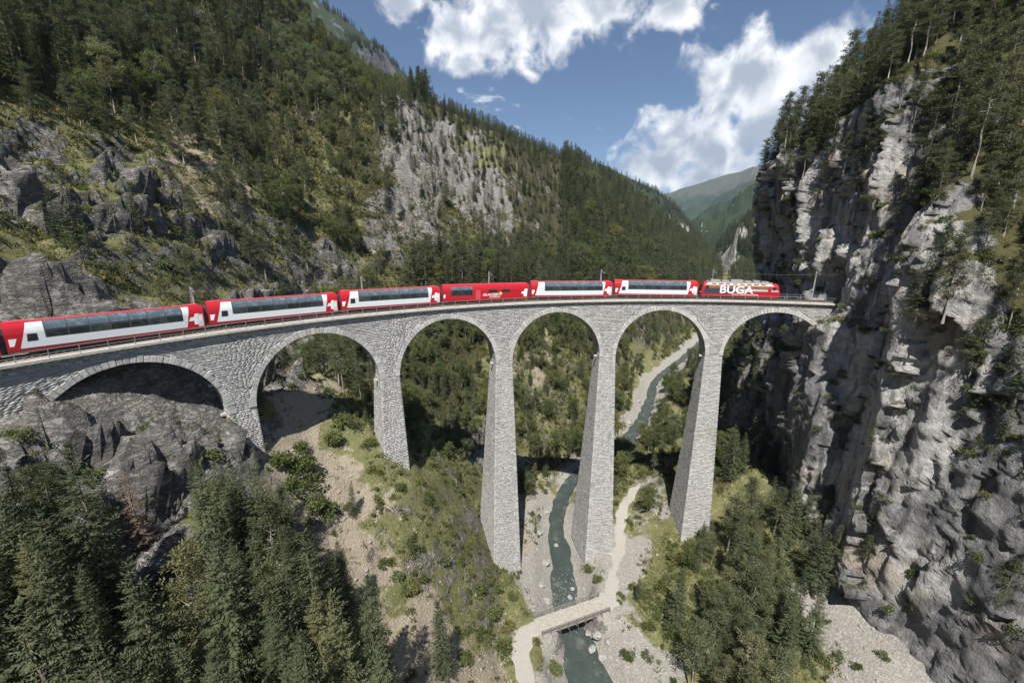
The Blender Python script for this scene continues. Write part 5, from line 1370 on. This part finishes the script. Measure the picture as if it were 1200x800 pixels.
def grow(t):
    nm, T, word = KIND[t[0]]; i = random.randrange(len(T))
    if t[0] == 'b': i = random.choice((3, 4)) if (330 < t[11] < 480 and t[12] < 125) else random.choice((0, 1, 2, 0, 1, 2, 3))
    h0, (tr, cr) = T[i]; e = empty(nm, (t[1], t[2], t[3]), t[8]); sc_ = t[4]/h0; wd = sc_*random.uniform(.88, 1.18)
    e.scale = (wd, wd, sc_); e.rotation_euler = (random.uniform(-.04, .04), random.uniform(-.04, .04), t[8])
    ob('trunk', tr, e); ob('crown', cr, e)
    GROWN.append((t[11], e))
    if t[0] == 'd': tag(e, 'dead brown spruce among green trees below the leftmost arch', 'tree')
    elif t[0] == 'S': tag(e, 'lone tall dark spruce rising above the skyline left of the limestone face', 'tree')
    else:
        w = place_words(t); tint = 'pale green ' if t[0] == 'b' and i >= 3 else 'dark green ' if t[0] == 's' else 'olive green ' if t[0] == 'p' else 'fresh green '
        tag(e, size_word(t)+' '+tint+word+' '+w, 'tree', word.replace(' tree', '')+' trees '+w)
rest = {'s': [], 'p': [], 'b': []}; GROWN = []
for k in 'spbdS':
    L_ = sorted([t for t in trees if t[0] == k], key=lambda t: -t[10]); n = 300 if k in 'sp' else 160
    for j, t in enumerate(L_):
        if (j < n and t[10] > 9) or k in 'dS': grow(t)
        else: rest[k].append(t)
nb = [t for k in rest for t in rest[k] if t[7] < 240]; fr = [t for k in rest for t in rest[k] if t[7] >= 240]
allm = T_JOIN['s']+T_JOIN['p']+T_JOIN['b']; o0 = {'s': 0, 'p': 5, 'b': 10}; hh = {'s': 18, 'p': 14, 'b': 10}
scatter('background_wood', [(t[1], t[2], t[3]) for t in nb], [t[8] for t in nb], [t[4]/hh[t[0]] for t in nb], [o0[t[0]]+random.randrange(3 if t[0] == 'b' else 5) for t in nb], allm, 'mass of smaller conifers filling the woods on both valley sides', 'forest')
scatter('ridge_forest', [(t[1], t[2], t[3]) for t in fr], [t[8] for t in fr], [t[4]/(18 if t[0] == 's' else 14 if t[0] == 'p' else 11) for t in fr], [random.randrange(3) if t[0] == 's' else 3 if t[0] == 'p' else 4 for t in fr], T_FARS+T_FARP, 'dense conifer forest covering the far part of the long ridge', 'forest')
# ---- trees on the far flanks
for (o_, V, F), nm, lab, n, h in ((H_MIDL, 'spur_forest', 'conifer forest on the far wooded spur', 2600, 18), (H_NEARR, 'flank_forest', 'conifer forest on the far wooded flank right of the valley mouth', 3200, 17), (H_TL, 'mountain_trees', 'scattered conifers on the high rocky mountain', 3200, 18)):
    P = V[F[RNG.integers(0, len(F), n*6)]].mean(1) if False else None
    fi = RNG.integers(0, len(F), n*5); w = RNG.random((n*5, 2)); A, B, C_, D_ = (V[F[fi, k]] for k in range(4))
    P = (A*(1-w[:, :1])+B*w[:, :1])*(1-w[:, 1:]) + (D_*(1-w[:, :1])+C_*w[:, :1])*w[:, 1:]
    N3 = np.cross(B-A, D_-A); nz = np.abs(N3[:, 2])/(np.linalg.norm(N3, axis=1)+1e-9)
    uu, vv, dd = proj(P); m = (uu > -60) & (uu < 1260) & (vv > -80) & (vv < 420) & (nz > (.62 if nm != 'mountain_trees' else .5)) & (fbm(P, 140, 3, 77) > (-.42 if nm != 'mountain_trees' else -.05))
    P = P[m][:n]; scatter(nm, P-np.array([0, 0, .5]), RNG.uniform(0, 6.28, len(P)), RNG.uniform(.7, 1.25, len(P))*h/18, RNG.integers(0, 3, len(P)), T_FARS, lab, 'forest')
# ---- shrubs and grass
X, Y = cell_points(20, 260, -75, 180, 1.45); Z = ground_at(X, Y); P = np.stack([X, Y, Z], -1); u, v, dep = proj(P); zz = ground_zones(P)
w = zz['g']*.75+zz['f']*.5+zz['r']*.30+zz['w']*.25+zz['s']*.22+zz['k']*.06; w = w*(.75+1.7*clumpy(X, Y, 6, 31))
m = (RNG.random(len(X)) < w*.85) & (dep > 8) & (u > -120) & (u < 1320) & (v < 950) & free_ground(X, Y, Z, 2.6, 2.0, 5.0)
X, Y, Z, u, v, dep = (a[m] for a in (X, Y, Z, u, v, dep)); rr_b = np.hypot(X, Y)
sc_ = .28+.75*RNG.random(len(X))**1.6*np.where(RNG.random(len(X)) < .12, 1.5, 1.0)
sc_ = np.where((np.abs(rr_b-100) < 4.5), .35, sc_)
ix = RNG.choice(5, len(X), p=[.24, .2, .2, .26, .10])
sz = sc_*2.2*FPX/dep; vis = np.array([sz[i] > 9 and seen([0, X[i], Y[i], Z[i], sc_[i]*1.2]) and -5 < u[i] < 1205 and v[i] < 805 for i in range(len(X))])
orderi = [i for i in np.argsort(-sz) if vis[i]][:280]; big = set(orderi)
for i in orderi:
    o = ob('shrub', T_BUSH[ix[i]], None, (X[i], Y[i], Z[i]-.1), RNG.uniform(0, 6.28)); o.scale = (sc_[i],)*3
    t = [0, X[i], Y[i], Z[i], 1, 0, 0, 0, 0, 0, 0, u[i], v[i]]; wds = place_words(t)
    GROWN.append((u[i], o)); tag(o, ('large ' if sc_[i] > 1 else 'low ' if sc_[i] < .6 else '')+('dark olive' if ix[i] == 3 else 'pale green' if ix[i] == 4 else 'fresh green')+' shrub '+wds, 'shrub', 'shrubs '+wds)
r_ = np.array([i for i in range(len(X)) if i not in big])
scatter('ground_cover_shrubs', np.stack([X, Y, Z-.1], -1)[r_], RNG.uniform(0, 6.28, len(r_)), sc_[r_], ix[r_], T_BUSH, 'low scrub and bushes covering the valley slopes', 'scrub')
# shrubs on the ledges of the cliff
g2 = []
for i in pick[:110000]:
    x, y, z = PS_[i]
    if d_[i] > 8 and -60 < u_[i] < 1260 and -200 < v_[i] < 850 and z > -46 and (facing[i] > .32 or ov[i] > 0) and not (abs(math.hypot(x, y)-100) < 5 and z < 10) and RNG.random() < (.13 if ov[i] <= 0 else .16): g2.append(i)
g2 = np.array(g2)
scatter('ledge_shrubs', PS_[g2]-np.array([0, 0, .1]), RNG.uniform(0, 6.28, len(g2)), RNG.uniform(.25, .9, len(g2)), RNG.choice(5, len(g2), p=[.25, .15, .15, .40, .05]), T_BUSH, 'scrub growing on the ledges of the right cliff', 'scrub')
X, Y = cell_points(30, 270, -72, 185, 1.0); Z = ground_at(X, Y); P = np.stack([X, Y, Z], -1); u, v, dep = proj(P); zz = ground_zones(P)
w = zz['g']*.9+zz['f']*.55+zz['r']*.10+zz['w']*.10+zz['s']*.10+zz['k']*.03
m = (RNG.random(len(X)) < w*(.75+.9*clumpy(X, Y, 5, 37))) & (dep > 8) & (u > -80) & (u < 1280) & (v < 900) & free_ground(X, Y, Z, 2.6, 1.9, 4.6)
P = P[m]; scatter('grass', P, RNG.uniform(0, 6.28, len(P)), RNG.uniform(.7, 1.7, len(P))*np.interp(np.hypot(P[:, 0]-CAM[0], P[:, 1]-CAM[1]), [80, 220], [1.0, 2.4]), RNG.integers(0, 3, len(P)), T_TUFT, 'tufts of dry and green grass on the slopes', 'grass')
# ---- loose stones on gravel and scree
X, Y = cell_points(40, 190, -75, 40, .8); Z = ground_at(X, Y); P = np.stack([X, Y, Z], -1); u, v, dep = proj(P); zz = ground_zones(P)
dr = polydist(X, Y, RIVER)[0]
w = np.maximum(zz['k']*.8, sstep(dr, 11, 5)*.8)*(.5+1.2*clumpy(X, Y, 5, 41)) + zz['s']*.35
m = (RNG.random(len(X)) < w) & (dep > 8) & (u > -50) & (u < 1250) & (v < 880) & (polydist(X, Y, ROAD_L)[0] > 2.0) & (polydist(X, Y, ROAD_R)[0] > 1.7)
m &= (dr > 3.4) | (RNG.random(len(X)) < .10)
P = P[m]; P[:, 2] = np.maximum(P[:, 2], -64.4); scatter('gravel', P, RNG.uniform(0, 6.28, len(P)), .06+.34*RNG.random(len(P))**3.6, RNG.integers(0, 6, len(P)), ROCKS, 'loose pale stones on the river banks and the scree', 'gravel')
print('shrubs', len(r_), 'grass', int(m.sum()))

# ---- the bright bushes that stand out on the bare slope in front of the viaduct
T_BRIGHT = [bush(71, 1.5, 1.7, None, 30, 26), bush(72, 1.3, 2.1, None, 30, 26)]
bushes = [(405, 500, 1.5), (392, 520, 1.3), (432, 522, 1.0), (330, 545, 1.4), (352, 552, 1.7), (368, 566, 1.4), (342, 574, 1.3), (372, 596, 1.5), (386, 604, 1.1), (352, 528, 1.0), (244, 540, 1.1), (306, 520, .8), (560, 694, 1.1), (574, 722, 1.2), (590, 764, 1.3), (480, 642, .9), (452, 662, .9), (545, 774, 1.0), (600, 700, .8), (500, 586, .9), (470, 574, .8), (690, 668, .9), (700, 680, .9), (650, 786, 1.1), (735, 770, .9), (760, 735, 1.0), (752, 700, .9), (775, 690, 1.2), (790, 660, 1.2), (800, 720, 1.4), (785, 745, 1.3)]
for (bu, bv, bs) in bushes:
    hp = BVH_G.ray_cast(Vector(CAM), Vector(ray(bu, bv)))[0]
    if hp is None: continue
    o = ob('shrub', random.choice(T_BRIGHT), None, (hp.x, hp.y, hp.z-.15), random.uniform(0, 6.28)); o.scale = (bs, bs, bs*random.uniform(.85, 1.15))
    wds = place_words([0, hp.x, hp.y, hp.z, 1, 0, 0, 0, 0, 0, 0, bu, bv]); tag(o, 'bright green bushy shrub '+wds, 'shrub', 'bright shrubs '+wds); GROWN.append((bu, o))
# ---- things that share a description are told apart by their order from the left or right
byl = {}
for u0, e in GROWN: byl.setdefault(e.get('label'), []).append((u0, e))
for lab, L_ in byl.items():
    n = len(L_)
    if n < 2 or n > 24 or len(lab.split()) > 12: continue
    L_.sort(key=lambda q: q[0])
    for i, (u0, e) in enumerate(L_): e['label'] = lab + ', ' + (ORD[i]+' from the left' if i < (n+1)//2 else ('last' if i == n-1 else ORD[n-1-i]+' from the right') + (' on the right' if i == n-1 else ''))
# ================================================================== HAZE
def haze(density=0.00005):
    m = bpy.data.materials.new('valley_haze'); m.use_nodes = True; nt = m.node_tree
    nt.nodes.remove(nt.nodes['Principled BSDF']); v = nt.nodes.new('ShaderNodeVolumePrincipled')
    v.inputs['Color'].default_value = (0.55, 0.72, 1.0, 1); v.inputs['Density'].default_value = density; v.inputs['Anisotropy'].default_value = 0.2
    nt.links.new(v.outputs[0], nt.nodes['Material Output'].inputs['Volume'])
    o = MB().box(-400, 7600, -7600, 2400, -260, 1150).build('haze', [m]); tag(o, 'thin blue summer haze filling the valley', 'haze', kind='stuff')
haze()
